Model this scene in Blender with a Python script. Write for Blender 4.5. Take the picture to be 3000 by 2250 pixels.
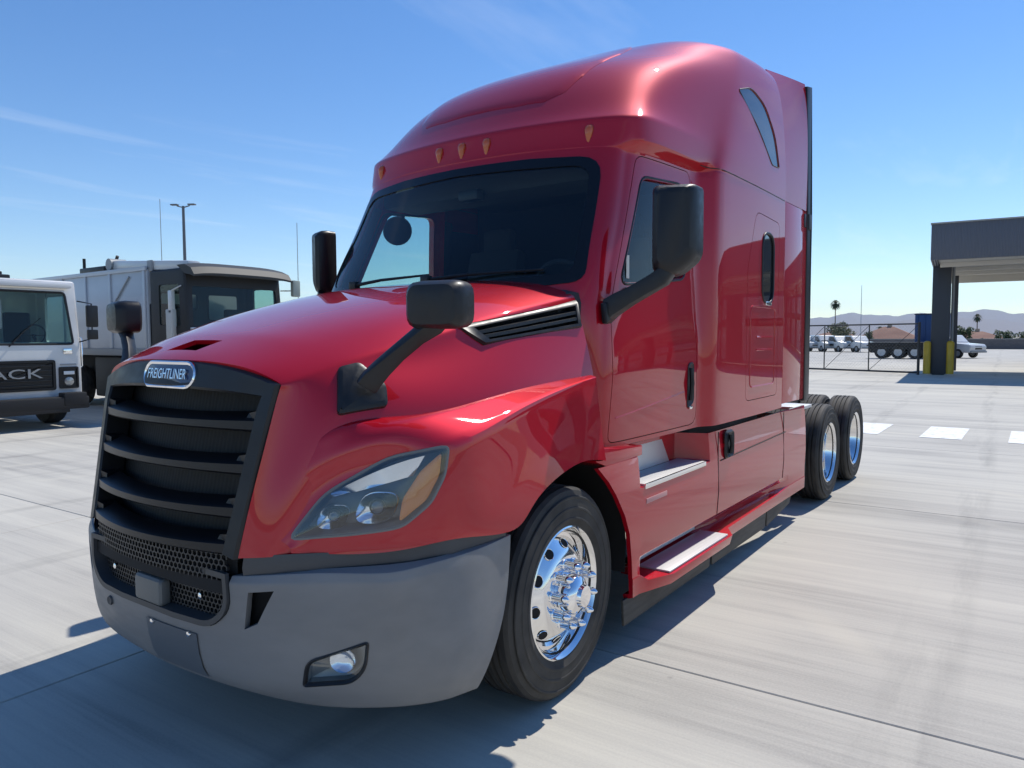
import bpy, bmesh, math, random
from mathutils import Vector, Matrix

# ------------------------------------------------------------------ clear
for o in list(bpy.data.objects): bpy.data.objects.remove(o, do_unlink=True)
scene = bpy.context.scene
COL = scene.collection
rad = math.radians
random.seed(7)

# ------------------------------------------------------------------ camera
CAM = Vector((2.967, -2.936, 1.717))
YAW, PITCH, ROLL = rad(-35.60), rad(-3.572), rad(-0.259)
cam = bpy.data.cameras.new('camera')
cam.sensor_width = 36.0
cam.lens = 36.0 * 2150 / 3000
cam.clip_start = 0.05
cam.clip_end = 60000
camo = bpy.data.objects.new('camera', cam)
COL.objects.link(camo)
_f = Vector((math.sin(YAW) * math.cos(PITCH), math.cos(YAW) * math.cos(PITCH), math.sin(PITCH)))
_r = Vector((math.cos(YAW), -math.sin(YAW), 0))
_u = _r.cross(_f)
_r2 = math.cos(ROLL) * _r + math.sin(ROLL) * _u
_u2 = -math.sin(ROLL) * _r + math.cos(ROLL) * _u
M = Matrix((( _r2.x, _u2.x, -_f.x, CAM.x), (_r2.y, _u2.y, -_f.y, CAM.y), (_r2.z, _u2.z, -_f.z, CAM.z), (0, 0, 0, 1)))
camo.matrix_world = M
scene.camera = camo

# ------------------------------------------------------------------ world, sun, exposure
SUN_DIR = Vector((0.087, 0.685, 1.0)).normalized()      # towards the sun
SUN_EL = math.asin(SUN_DIR.z)
SUN_AZ = math.atan2(SUN_DIR.x, SUN_DIR.y)                # clockwise from +Y
world = bpy.data.worlds.new('World')
scene.world = world
world.use_nodes = True
nt = world.node_tree
nt.nodes.clear()
out = nt.nodes.new('ShaderNodeOutputWorld')
bg = nt.nodes.new('ShaderNodeBackground')
sky = nt.nodes.new('ShaderNodeTexSky')
sky.sky_type = 'NISHITA'
sky.sun_disc = False
sky.sun_elevation = SUN_EL
sky.sun_rotation = SUN_AZ
sky.altitude = 300
sky.air_density = 1.0
sky.dust_density = 0.0
sky.ozone_density = 2.0
bg.inputs['Strength'].default_value = 0.138
tc = nt.nodes.new('ShaderNodeTexCoord')
# thin cirrus: stretched noise on a flat layer high above (direction / height)
sep = nt.nodes.new('ShaderNodeSeparateXYZ')
nt.links.new(tc.outputs['Generated'], sep.inputs[0])
zc = nt.nodes.new('ShaderNodeMath'); zc.operation = 'MAXIMUM'; zc.inputs[1].default_value = 0.03
nt.links.new(sep.outputs[2], zc.inputs[0])
dv = nt.nodes.new('ShaderNodeVectorMath'); dv.operation = 'DIVIDE'
cmb = nt.nodes.new('ShaderNodeCombineXYZ')
for k in range(3): nt.links.new(zc.outputs[0], cmb.inputs[k])
nt.links.new(tc.outputs['Generated'], dv.inputs[0]); nt.links.new(cmb.outputs[0], dv.inputs[1])
mp = nt.nodes.new('ShaderNodeMapping')
mp.inputs['Rotation'].default_value = (0, 0, rad(28))
mp.inputs['Scale'].default_value = (1.5, 0.35, 1.0)
nt.links.new(dv.outputs[0], mp.inputs[0])
cn = nt.nodes.new('ShaderNodeTexNoise')
cn.inputs['Scale'].default_value = 0.9; cn.inputs['Detail'].default_value = 7.0
cn.inputs['Roughness'].default_value = 0.58; cn.inputs['Distortion'].default_value = 0.5
nt.links.new(mp.outputs[0], cn.inputs['Vector'])
cr = nt.nodes.new('ShaderNodeMapRange')
cr.inputs['From Min'].default_value = 0.55; cr.inputs['From Max'].default_value = 0.90
cr.inputs['To Min'].default_value = 0.0; cr.inputs['To Max'].default_value = 0.30
nt.links.new(cn.outputs['Fac'], cr.inputs['Value'])
hs = nt.nodes.new('ShaderNodeHueSaturation'); hs.inputs['Saturation'].default_value = 1.26; hs.inputs['Hue'].default_value = 0.506; hs.inputs['Value'].default_value = 1.0
nt.links.new(sky.outputs[0], hs.inputs['Color'])
mx = nt.nodes.new('ShaderNodeMix'); mx.data_type = 'RGBA'
nt.links.new(cr.outputs[0], mx.inputs['Factor'])
nt.links.new(hs.outputs[0], mx.inputs['A'])
mx.inputs['B'].default_value = (7.5, 7.8, 8.2, 1)
nt.links.new(mx.outputs['Result'], bg.inputs['Color'])
nt.links.new(bg.outputs[0], out.inputs['Surface'])

sun = bpy.data.lights.new('sun', 'SUN')
sun.energy = 4.0
sun.angle = rad(0.53)
sun.color = (1.0, 0.955, 0.88)
suno = bpy.data.objects.new('sun', sun)
COL.objects.link(suno)
suno.rotation_euler = SUN_DIR.to_track_quat('Z', 'Y').to_euler()
suno.location = (0, 0, 30)

scene.view_settings.view_transform = 'Standard'
scene.view_settings.look = 'None'
scene.view_settings.exposure = 0.15
scene.view_settings.gamma = 1.0
scene.render.engine = 'CYCLES'
scene.cycles.max_bounces = 10
scene.cycles.transparent_max_bounces = 16
scene.cycles.caustics_reflective = False
scene.cycles.caustics_refractive = False

# ------------------------------------------------------------------ materials
MATS = {}
def mat(name, col, rough=0.5, metal=0.0, coat=0.0, spec=0.5, coat_rough=0.03):
    if name in MATS: return MATS[name]
    m = bpy.data.materials.new(name); m.use_nodes = True
    b = m.node_tree.nodes['Principled BSDF']
    b.inputs['Base Color'].default_value = (*col, 1)
    b.inputs['Roughness'].default_value = rough
    b.inputs['Metallic'].default_value = metal
    b.inputs['Coat Weight'].default_value = coat
    b.inputs['Coat Roughness'].default_value = coat_rough
    b.inputs['Specular IOR Level'].default_value = spec
    MATS[name] = m
    return m
def bsdf(m): return m.node_tree.nodes['Principled BSDF']
def N(m, t): return m.node_tree.nodes.new(t)
def L(m, a, b): m.node_tree.links.new(a, b)
def noise(m, scale, detail=4, rough=0.55, vec=None, dist=0.0):
    n = N(m, 'ShaderNodeTexNoise')
    n.inputs['Scale'].default_value = scale; n.inputs['Detail'].default_value = detail
    n.inputs['Roughness'].default_value = rough; n.inputs['Distortion'].default_value = dist
    if vec is not None: L(m, vec, n.inputs['Vector'])
    return n
def objco(m, scale=(1, 1, 1), rot=(0, 0, 0), kind='Object'):
    t = N(m, 'ShaderNodeTexCoord'); p = N(m, 'ShaderNodeMapping')
    p.inputs['Scale'].default_value = scale; p.inputs['Rotation'].default_value = rot
    L(m, t.outputs[kind], p.inputs[0]); return p.outputs[0]
def worldco(m, scale=(1, 1, 1), rot=(0, 0, 0)):
    g = N(m, 'ShaderNodeNewGeometry'); p = N(m, 'ShaderNodeMapping')
    p.inputs['Scale'].default_value = scale; p.inputs['Rotation'].default_value = rot
    L(m, g.outputs['Position'], p.inputs[0]); return p.outputs[0]
def ramp(m, src, pts):
    r = N(m, 'ShaderNodeValToRGB')
    e = r.color_ramp.elements
    while len(e) < len(pts): e.new(0.5)
    for k, (p, c) in enumerate(pts):
        e[k].position = p; e[k].color = (*c, 1) if len(c) == 3 else c
    L(m, src, r.inputs[0]); return r
def vary(m, col_a, col_b, scale, detail=4, target='Base Color', lo=0.35, hi=0.65, vec=None):
    n = noise(m, scale, detail, vec=vec)
    r = ramp(m, n.outputs['Fac'], [(lo, col_a), (hi, col_b)])
    L(m, r.outputs[0], bsdf(m).inputs[target]); return n
def bump(m, src, strength=0.2, dist=0.01):
    b = N(m, 'ShaderNodeBump'); b.inputs['Strength'].default_value = strength
    b.inputs['Distance'].default_value = dist
    L(m, src, b.inputs['Height']); L(m, b.outputs[0], bsdf(m).inputs['Normal']); return b
def rough_vary(m, a, b, scale, vec=None):
    n = noise(m, scale, 5, vec=vec)
    r = N(m, 'ShaderNodeMapRange'); r.inputs['To Min'].default_value = a; r.inputs['To Max'].default_value = b
    r.inputs['From Min'].default_value = 0.3; r.inputs['From Max'].default_value = 0.7
    L(m, n.outputs['Fac'], r.inputs['Value']); L(m, r.outputs[0], bsdf(m).inputs['Roughness'])

RED = mat('red_paint', (0.44, 0.0032, 0.015), 0.50, 0.25, 1.0, 0.04, 0.02)
bsdf(RED).inputs['Coat IOR'].default_value = 1.58
vary(RED, (0.43, 0.003, 0.014), (0.455, 0.0036, 0.0165), 2.2, 3)
# film of road dust: slightly rougher, duller coat in drifts
_n = noise(RED, 1.7, 6, 0.65, worldco(RED, (1, 1, 2.2)))
_r = N(RED, 'ShaderNodeMapRange'); _r.inputs['From Min'].default_value = .35; _r.inputs['From Max'].default_value = .7
_r.inputs['To Min'].default_value = .006; _r.inputs['To Max'].default_value = .028
L(RED, _n.outputs['Fac'], _r.inputs['Value']); L(RED, _r.outputs[0], bsdf(RED).inputs['Coat Roughness'])
BLACK = mat('black_plastic', (0.014, 0.015, 0.017), 0.42, 0, 0, 0.38)
rough_vary(BLACK, 0.32, 0.5, 9)
GRILLE = mat('grille_black', (0.007, 0.0075, 0.0095), 0.36, 0, 0, 0.36)
MESH = mat('black_mesh', (0.03, 0.03, 0.03), 0.5)
_v = N(MESH, 'ShaderNodeTexVoronoi'); _v.feature = 'DISTANCE_TO_EDGE'; _v.inputs['Scale'].default_value = 1.0
L(MESH, objco(MESH, (42, 42, 62)), _v.inputs['Vector'])
_rr = ramp(MESH, _v.outputs['Distance'], [(0.10, (0.05, 0.05, 0.052)), (0.2, (0.004, 0.004, 0.004))])
L(MESH, _rr.outputs[0], bsdf(MESH).inputs['Base Color'])
BUMP = mat('bumper_grey', (0.20, 0.197, 0.195), 0.5)
vary(BUMP, (0.18, 0.178, 0.176), (0.222, 0.219, 0.215), 2.6, 7); rough_vary(BUMP, .40, .60, 14)
bump(BUMP, noise(BUMP, 420, 2, .6, objco(BUMP)).outputs['Fac'], .12, .002)
DGREY = mat('dark_grey_plastic', (0.045, 0.047, 0.05), 0.5)
RUBBER = mat('rubber', (0.024, 0.023, 0.022), 0.72)
vary(RUBBER, (0.017, 0.0165, 0.016), (0.045, 0.041, 0.036), 7, 6)
SKIRTRUB = mat('skirt_rubber', (0.05, 0.05, 0.048), 0.7)
vary(SKIRTRUB, (0.04, 0.04, 0.038), (0.075, 0.072, 0.066), 5, 5)
CHROME = mat('polished_aluminium', (0.86, 0.86, 0.86), 0.07, 1.0)
rough_vary(CHROME, 0.05, 0.12, 8)
CHROME2 = mat('chrome', (0.9, 0.9, 0.91), 0.03, 1.0)
ALU = mat('step_aluminium', (0.62, 0.62, 0.61), 0.45, 0.35)
_w = N(ALU, 'ShaderNodeTexChecker'); _w.inputs['Scale'].default_value = 1
L(ALU, objco(ALU, (60, 60, 60), (0, 0, rad(45))), _w.inputs['Vector']); bump(ALU, _w.outputs['Fac'], 0.25, 0.004)
STEEL = mat('chassis_steel', (0.016, 0.016, 0.017), 0.6, 0.2)
DARK = mat('dark_void', (0.006, 0.006, 0.007), 0.8)
TRIM = mat('interior_trim', (0.032, 0.034, 0.038), 0.8)
SEAT = mat('seat_fabric', (0.02, 0.021, 0.025), 0.9)
AMBER = mat('amber_lens', (0.72, 0.20, 0.02), 0.18, 0, 0.6)
AMBERD = mat('amber_marker', (0.50, 0.10, 0.02), 0.22, 0, 0.6)
LAMPBASE = mat('lamp_housing', (0.07, 0.08, 0.095), 0.3)
REFL = mat('reflector', (0.85, 0.87, 0.9), 0.12, 1.0)
FOG = mat('fog_lens', (0.34, 0.34, 0.32), 0.12, 0.25, 0.9)
BADGE = mat('badge_blue', (0.03, 0.045, 0.10), 0.25, 0.2, 0.5)
def glassmat(name, tint, rough=0.0, ior=1.5, extra=0.0):
    m = bpy.data.materials.new(name); m.use_nodes = True
    t = m.node_tree; t.nodes.clear()
    o = t.nodes.new('ShaderNodeOutputMaterial'); mix = t.nodes.new('ShaderNodeMixShader')
    tr = t.nodes.new('ShaderNodeBsdfTransparent'); gl = t.nodes.new('ShaderNodeBsdfGlossy')
    fr = t.nodes.new('ShaderNodeFresnel'); fr.inputs['IOR'].default_value = ior
    tr.inputs[0].default_value = (*tint, 1); gl.inputs['Roughness'].default_value = rough
    ad = t.nodes.new('ShaderNodeMath'); ad.operation = 'ADD'; ad.inputs[1].default_value = extra
    t.links.new(fr.outputs[0], ad.inputs[0])
    ge = t.nodes.new('ShaderNodeNewGeometry'); mr = t.nodes.new('ShaderNodeMapRange')      # same thin sheet from either side
    mr.inputs['To Min'].default_value = ior; mr.inputs['To Max'].default_value = 1 / ior
    t.links.new(ge.outputs['Backfacing'], mr.inputs['Value']); t.links.new(mr.outputs[0], fr.inputs['IOR'])
    t.links.new(ad.outputs[0], mix.inputs[0]); t.links.new(tr.outputs[0], mix.inputs[1]); t.links.new(gl.outputs[0], mix.inputs[2])
    t.links.new(mix.outputs[0], o.inputs[0]); MATS[name] = m; return m
GLASS = glassmat('windshield_glass', (0.70, 0.86, 0.87), 0.0, 1.5, 0.012)
SGLASS = glassmat('side_glass', (0.58, 0.74, 0.73), 0.0, 1.5, 0.0)
ROOFGL = mat('roof_glass', (0.045, 0.055, 0.075), 0.05, 0, 0.3)
PRIV = mat('privacy_glass', (0.012, 0.016, 0.02), 0.03, 0, 0.5)
LENS = glassmat('clear_lens', (0.86, 0.90, 0.93), 0.03, 1.5, 0.07)
MIRR = mat('mirror_glass', (0.9, 0.9, 0.9), 0.01, 1.0)
FRIT = mat('windshield_frit', (0.006, 0.007, 0.009), 0.06, 0, 0.0, 0.4)

# ------------------------------------------------------------------ mesh helpers
def finish(bm, name, m, parent=None, sharp=32, smooth=True):
    bm.normal_update()
    sa = rad(sharp)
    for f in bm.faces: f.smooth = smooth
    if smooth:
        for e in bm.edges:
            if len(e.link_faces) == 2 and e.calc_face_angle(0) > sa: e.smooth = False
    me = bpy.data.meshes.new(name); bm.to_mesh(me); bm.free()
    ms = m if isinstance(m, (list, tuple)) else [m]
    for x in ms: me.materials.append(x)
    o = bpy.data.objects.new(name, me); COL.objects.link(o)
    if parent is not None: o.parent = parent
    return o

def empty(name, loc=(0, 0, 0), rz=0.0):
    o = bpy.data.objects.new(name, None); COL.objects.link(o)
    o.location = loc; o.rotation_euler = (0, 0, rz); o.empty_display_size = 0.3
    return o
def tag(o, label=None, cat=None, group=None, kind=None):
    if label: o['label'] = label
    if cat: o['category'] = cat
    if group: o['group'] = group
    if kind: o['kind'] = kind
    return o

class B:
    """collects shapes in one bmesh"""
    def __init__(s): s.bm = bmesh.new(); s.mi = 0
    def _faces(s, fs):
        for f in fs: f.material_index = s.mi
    def box(s, c, d, rot=None, bevel=0.0, seg=2):
        r = bmesh.ops.create_cube(s.bm, size=1.0); vs = r['verts']
        bmesh.ops.scale(s.bm, vec=d, verts=vs)
        if bevel > 0:
            es = list({e for v in vs for e in v.link_edges})
            rr = bmesh.ops.bevel(s.bm, geom=es, offset=bevel, segments=seg, profile=0.6, affect='EDGES', clamp_overlap=True)
            vs = list({v for f in rr['faces'] for v in f.verts} | {v for v in vs if v.is_valid})
        if rot is not None: bmesh.ops.rotate(s.bm, cent=(0, 0, 0), matrix=rot if isinstance(rot, Matrix) else Matrix.Rotation(rot, 3, 'Z'), verts=vs)
        bmesh.ops.translate(s.bm, vec=c, verts=vs)
        s._faces({f for v in vs for f in v.link_faces}); return s
    def poly(s, pts):
        f = s.bm.faces.new([s.bm.verts.new(p) for p in pts]); s._faces([f]); return f
    def grid(s, rows, close=False):
        V = [[s.bm.verts.new(p) for p in r] for r in rows]
        n = len(V[0]); fs = []
        for a in range(len(V) - 1):
            for b in range(n if close else n - 1):
                fs.append(s.bm.faces.new((V[a][b], V[a][(b + 1) % n], V[a + 1][(b + 1) % n], V[a + 1][b])))
        s._faces(fs); return V
    def ring(s, rows_closed, cap0=False, cap1=False):
        V = s.grid(rows_closed, True)
        fs = []
        if cap0: fs.append(s.bm.faces.new(V[0][::-1]))
        if cap1: fs.append(s.bm.faces.new(V[-1]))
        s._faces(fs); return V
    def tube(s, path, r, seg=10, caps=True):
        P = [Vector(p) for p in path]; rows = []
        rs = r if isinstance(r, (list, tuple)) else [r] * len(P)
        up = None
        for k, p in enumerate(P):
            d = (P[min(k + 1, len(P) - 1)] - P[max(k - 1, 0)]).normalized()
            if up is None: up = d.orthogonal().normalized()
            else:
                up = (up - d * up.dot(d)); up = up.normalized() if up.length > 1e-6 else d.orthogonal().normalized()
            w = d.cross(up)
            rows.append([p + (up * math.cos(2 * math.pi * a / seg) + w * math.sin(2 * math.pi * a / seg)) * rs[k] for a in range(seg)])
        s.ring(rows, caps, caps); return s
    def lathe(s, prof, org, axis, seg=48, cap0=False, cap1=False):
        """prof: (radius, height along axis)"""
        ax = Vector(axis).normalized(); u = ax.orthogonal().normalized()
        if abs(ax.z) < .9: u = (Vector((0, 0, 1)) - ax * ax.z).normalized()
        w = ax.cross(u); o = Vector(org)
        rows = [[o + ax * h + (u * math.cos(2 * math.pi * a / seg) + w * math.sin(2 * math.pi * a / seg)) * r for a in range(seg)] for r, h in prof]
        s.ring(rows, cap0, cap1); return s
    def prism(s, pts, d):
        """extrude closed 3D polygon pts by vector d"""
        d = Vector(d); a = [Vector(p) for p in pts]; b = [p + d for p in a]
        V = s.ring([a, b], True, True); return V
    def mirror_x(s):
        g = s.bm.verts[:] + s.bm.edges[:] + s.bm.faces[:]
        r = bmesh.ops.duplicate(s.bm, geom=g)
        vs = [x for x in r['geom'] if isinstance(x, bmesh.types.BMVert)]
        fs = [x for x in r['geom'] if isinstance(x, bmesh.types.BMFace)]
        for v in vs: v.co.x = -v.co.x
        bmesh.ops.reverse_faces(s.bm, faces=fs); return s
    def bevel(s, w, ang=30, seg=2):
        s.bm.normal_update()
        es = [e for e in s.bm.edges if len(e.link_faces) == 2 and e.calc_face_angle(0) > rad(ang)]
        if es: bmesh.ops.bevel(s.bm, geom=es, offset=w, segments=seg, profile=0.6, affect='EDGES', clamp_overlap=True)
        return s
    def recalc(s): bmesh.ops.recalc_face_normals(s.bm, faces=s.bm.faces[:]); return s
    def build(s, name, m, parent=None, sharp=32, smooth=True, recalc=True):
        if recalc: s.recalc()
        return finish(s.bm, name, m, parent, sharp, smooth)

def outward(bm, ref):
    bm.normal_update(); ref = Vector(ref)
    t = sum((f.normal.dot(f.calc_center_median() - ref)) * f.calc_area() for f in bm.faces)
    if t < 0: bmesh.ops.reverse_faces(bm, faces=bm.faces[:])
    bm.normal_update()

def cage(P, crow=None, ccol=None, lv=3, mirror=True, fit=3, ref=(0, 1, 1.2)):
    """Catmull-Clark surface through a control grid P[row][col]; returns a dense bmesh."""
    crow = crow or {}; ccol = ccol or {}
    nr, nc = len(P), len(P[0])
    verts = []; idx = {}
    def add(p):
        k = (round(p[0], 5), round(p[1], 5), round(p[2], 5))
        if k not in idx: idx[k] = len(verts); verts.append(Vector(p))
        return idx[k]
    faces = []; creases = {}
    def cset(a, b, v):
        if v > 0 and a != b: creases[(min(a, b), max(a, b))] = max(v, creases.get((min(a, b), max(a, b)), 0))
    for sx in ((1, -1) if mirror else (1,)):
        I = [[add((p[0] * sx, p[1], p[2])) for p in r] for r in P]
        for r in range(nr - 1):
            for c in range(nc - 1):
                q = [I[r][c], I[r][c + 1], I[r + 1][c + 1], I[r + 1][c]]
                qq = []
                for x in q:
                    if x not in qq: qq.append(x)
                if len(qq) >= 3: faces.append(qq if sx > 0 else qq[::-1])
        for r, v in crow.items():
            for c in range(nc - 1):
                cset(I[r][c], I[r][c + 1], v[c] if isinstance(v, (list, tuple)) else v)
        for c, v in ccol.items():
            for r in range(nr - 1):
                cset(I[r][c], I[r + 1][c], v[r] if isinstance(v, (list, tuple)) else v)
    me = bpy.data.meshes.new('tmp'); me.from_pydata(verts, [], faces); me.update()
    at = me.attributes.new('crease_edge', 'FLOAT', 'EDGE')
    for e in me.edges:
        k = (min(e.vertices), max(e.vertices)); at.data[e.index].value = creases.get(k, 0.0)
    ob = bpy.data.objects.new('tmp', me); COL.objects.link(ob)
    md = ob.modifiers.new('s', 'SUBSURF'); md.levels = lv; md.render_levels = lv; md.use_limit_surface = True
    md.boundary_smooth = 'PRESERVE_CORNERS'
    n = len(verts)
    for it in range(fit):
        dg = bpy.context.evaluated_depsgraph_get(); dg.update()
        ev = ob.evaluated_get(dg).to_mesh()
        d = [verts[i] - ev.vertices[i].co for i in range(n)]
        ob.evaluated_get(dg).to_mesh_clear()
        for i in range(n): me.vertices[i].co += d[i] * 0.8
        me.update()
    dg = bpy.context.evaluated_depsgraph_get(); dg.update()
    ev = ob.evaluated_get(dg).to_mesh()
    bm = bmesh.new(); bm.from_mesh(ev); ob.evaluated_get(dg).to_mesh_clear()
    bpy.data.objects.remove(ob); bpy.data.meshes.remove(me)
    outward(bm, ref)
    return bm

def inpoly(p, poly):
    x, y = p; r = False; n = len(poly)
    for i in range(n):
        x1, y1 = poly[i]; x2, y2 = poly[i - 1]
        if (y1 > y) != (y2 > y) and x < (x2 - x1) * (y - y1) / (y2 - y1) + x1: r = not r
    return r
def offset_poly(poly, d):
    """grow (d>0) or shrink polygon"""
    poly = [p for i, p in enumerate(poly) if math.dist(p, poly[i - 1]) > 1e-5]
    n = len(poly); A = sum(poly[i - 1][0] * poly[i][1] - poly[i][0] * poly[i - 1][1] for i in range(n))
    s = 1 if A > 0 else -1; res = []
    for i in range(n):
        p0, p1, p2 = Vector(poly[i - 1]), Vector(poly[i]), Vector(poly[(i + 1) % n])
        e1 = (p1 - p0).normalized(); e2 = (p2 - p1).normalized()
        n1 = Vector((e1.y, -e1.x)) * s; n2 = Vector((e2.y, -e2.x)) * s
        b = n1 + n2; k = b.length_squared
        res.append(tuple(p1 + (b * (2 * d / k) if k > .3 else n1 * d)))
    return res
def rounded(poly, r, seg=4):
    n = len(poly); res = []
    rr = r if isinstance(r, (list, tuple)) else [r] * n
    for i in range(n):
        p0, p1, p2 = Vector(poly[i - 1]), Vector(poly[i]), Vector(poly[(i + 1) % n])
        a = (p0 - p1); b = (p2 - p1); d = min(rr[i], a.length * .48, b.length * .48)
        s = p1 + a.normalized() * d; e = p1 + b.normalized() * d
        for k in range(seg + 1):
            t = k / seg
            res.append(tuple(s * (1 - t) ** 2 + p1 * 2 * t * (1 - t) + e * t * t))
    return res
AX = {'X': (Vector((0, 1, 0)), Vector((0, 0, 1)), Vector((1, 0, 0))), 'Y': (Vector((1, 0, 0)), Vector((0, 0, 1)), Vector((0, 1, 0)))}
def cut(bm, poly, axis, pred, keep=False):
    """cut polygon outline (2D in the plane across axis) into the faces chosen by pred; drop the inside (or keep only it)"""
    a, b, d = AX[axis] if isinstance(axis, str) else axis
    xs = [p[0] for p in poly]; ys = [p[1] for p in poly]
    x0, x1, y0, y1 = min(xs) - .02, max(xs) + .02, min(ys) - .02, max(ys) + .02
    def near(f):
        if not pred(f.calc_center_median(), f.normal): return False
        us = [v.co.dot(a) for v in f.verts]; vs = [v.co.dot(b) for v in f.verts]
        return max(us) > x0 and min(us) < x1 and max(vs) > y0 and min(vs) < y1
    bm.normal_update()
    n = len(poly)
    for i in range(n):
        p, q = poly[i - 1], poly[i]
        if (p[0] - q[0]) ** 2 + (p[1] - q[1]) ** 2 < 1e-10: continue
        ex0, ex1 = min(p[0], q[0]) - .01, max(p[0], q[0]) + .01; ey0, ey1 = min(p[1], q[1]) - .01, max(p[1], q[1]) + .01
        fs = []
        for f in bm.faces:
            if not near(f): continue
            us = [v.co.dot(a) for v in f.verts]; vs = [v.co.dot(b) for v in f.verts]
            if max(us) > ex0 and min(us) < ex1 and max(vs) > ey0 and min(vs) < ey1: fs.append(f)
        if not fs: continue
        t = a * (q[0] - p[0]) + b * (q[1] - p[1])
        geom = list({v for f in fs for v in f.verts}) + list({e for f in fs for e in f.edges}) + fs
        bmesh.ops.bisect_plane(bm, geom=geom, dist=1e-6, plane_co=a * p[0] + b * p[1], plane_no=t.cross(d).normalized())
    bm.normal_update()
    dele = []
    for f in bm.faces:
        c = f.calc_center_median()
        ins = pred(c, f.normal) and inpoly((c.dot(a), c.dot(b)), poly)
        if ins != keep: dele.append(f)
    bmesh.ops.delete(bm, geom=dele, context='FACES')
    return bm
def rim(bm, depth, ref=None):
    """turn the open border inward so the sheet shows an edge"""
    bm.normal_update()
    es = [e for e in bm.edges if len(e.link_faces) == 1]
    nv = {v: v.normal.copy() for e in es for v in e.verts}
    r = bmesh.ops.extrude_edge_only(bm, edges=es)
    for g in r['geom']:
        if isinstance(g, bmesh.types.BMEdge): continue
        if isinstance(g, bmesh.types.BMVert):
            best = None
            for e in g.link_edges:
                o = e.other_vert(g)
                if o in nv and (o.co - g.co).length < 1e-7: best = o
            if best is not None:
                n = nv[best]
                if ref is not None and n.dot(g.co - ref(g.co)) < 0: n = -n
                g.co = g.co - n * depth
    return bm
def split_side(bm, sign):
    bmesh.ops.delete(bm, geom=[f for f in bm.faces if f.calc_center_median().x * sign < 0], context='FACES'); return bm
def text_mesh(name, body, size, m, parent, mw, depth=0.003):
    cu = bpy.data.curves.new('t', 'FONT'); cu.body = body; cu.size = size; cu.extrude = depth
    cu.align_x = 'CENTER'; cu.align_y = 'CENTER'; cu.resolution_u = 3
    ob = bpy.data.objects.new('t', cu); COL.objects.link(ob)
    dg = bpy.context.evaluated_depsgraph_get()
    me = bpy.data.meshes.new_from_object(ob.evaluated_get(dg)); bpy.data.objects.remove(ob)
    me.transform(mw); me.materials.clear(); me.materials.append(m); me.name = name
    o = bpy.data.objects.new(name, me); COL.objects.link(o)
    if parent is not None: o.parent = parent
    return o
def copy_tree(o, parent=None):
    c = o.copy(); COL.objects.link(c)
    if parent is not None: c.parent = parent
    for ch in list(o.children): copy_tree(ch, c)
    return c
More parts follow.
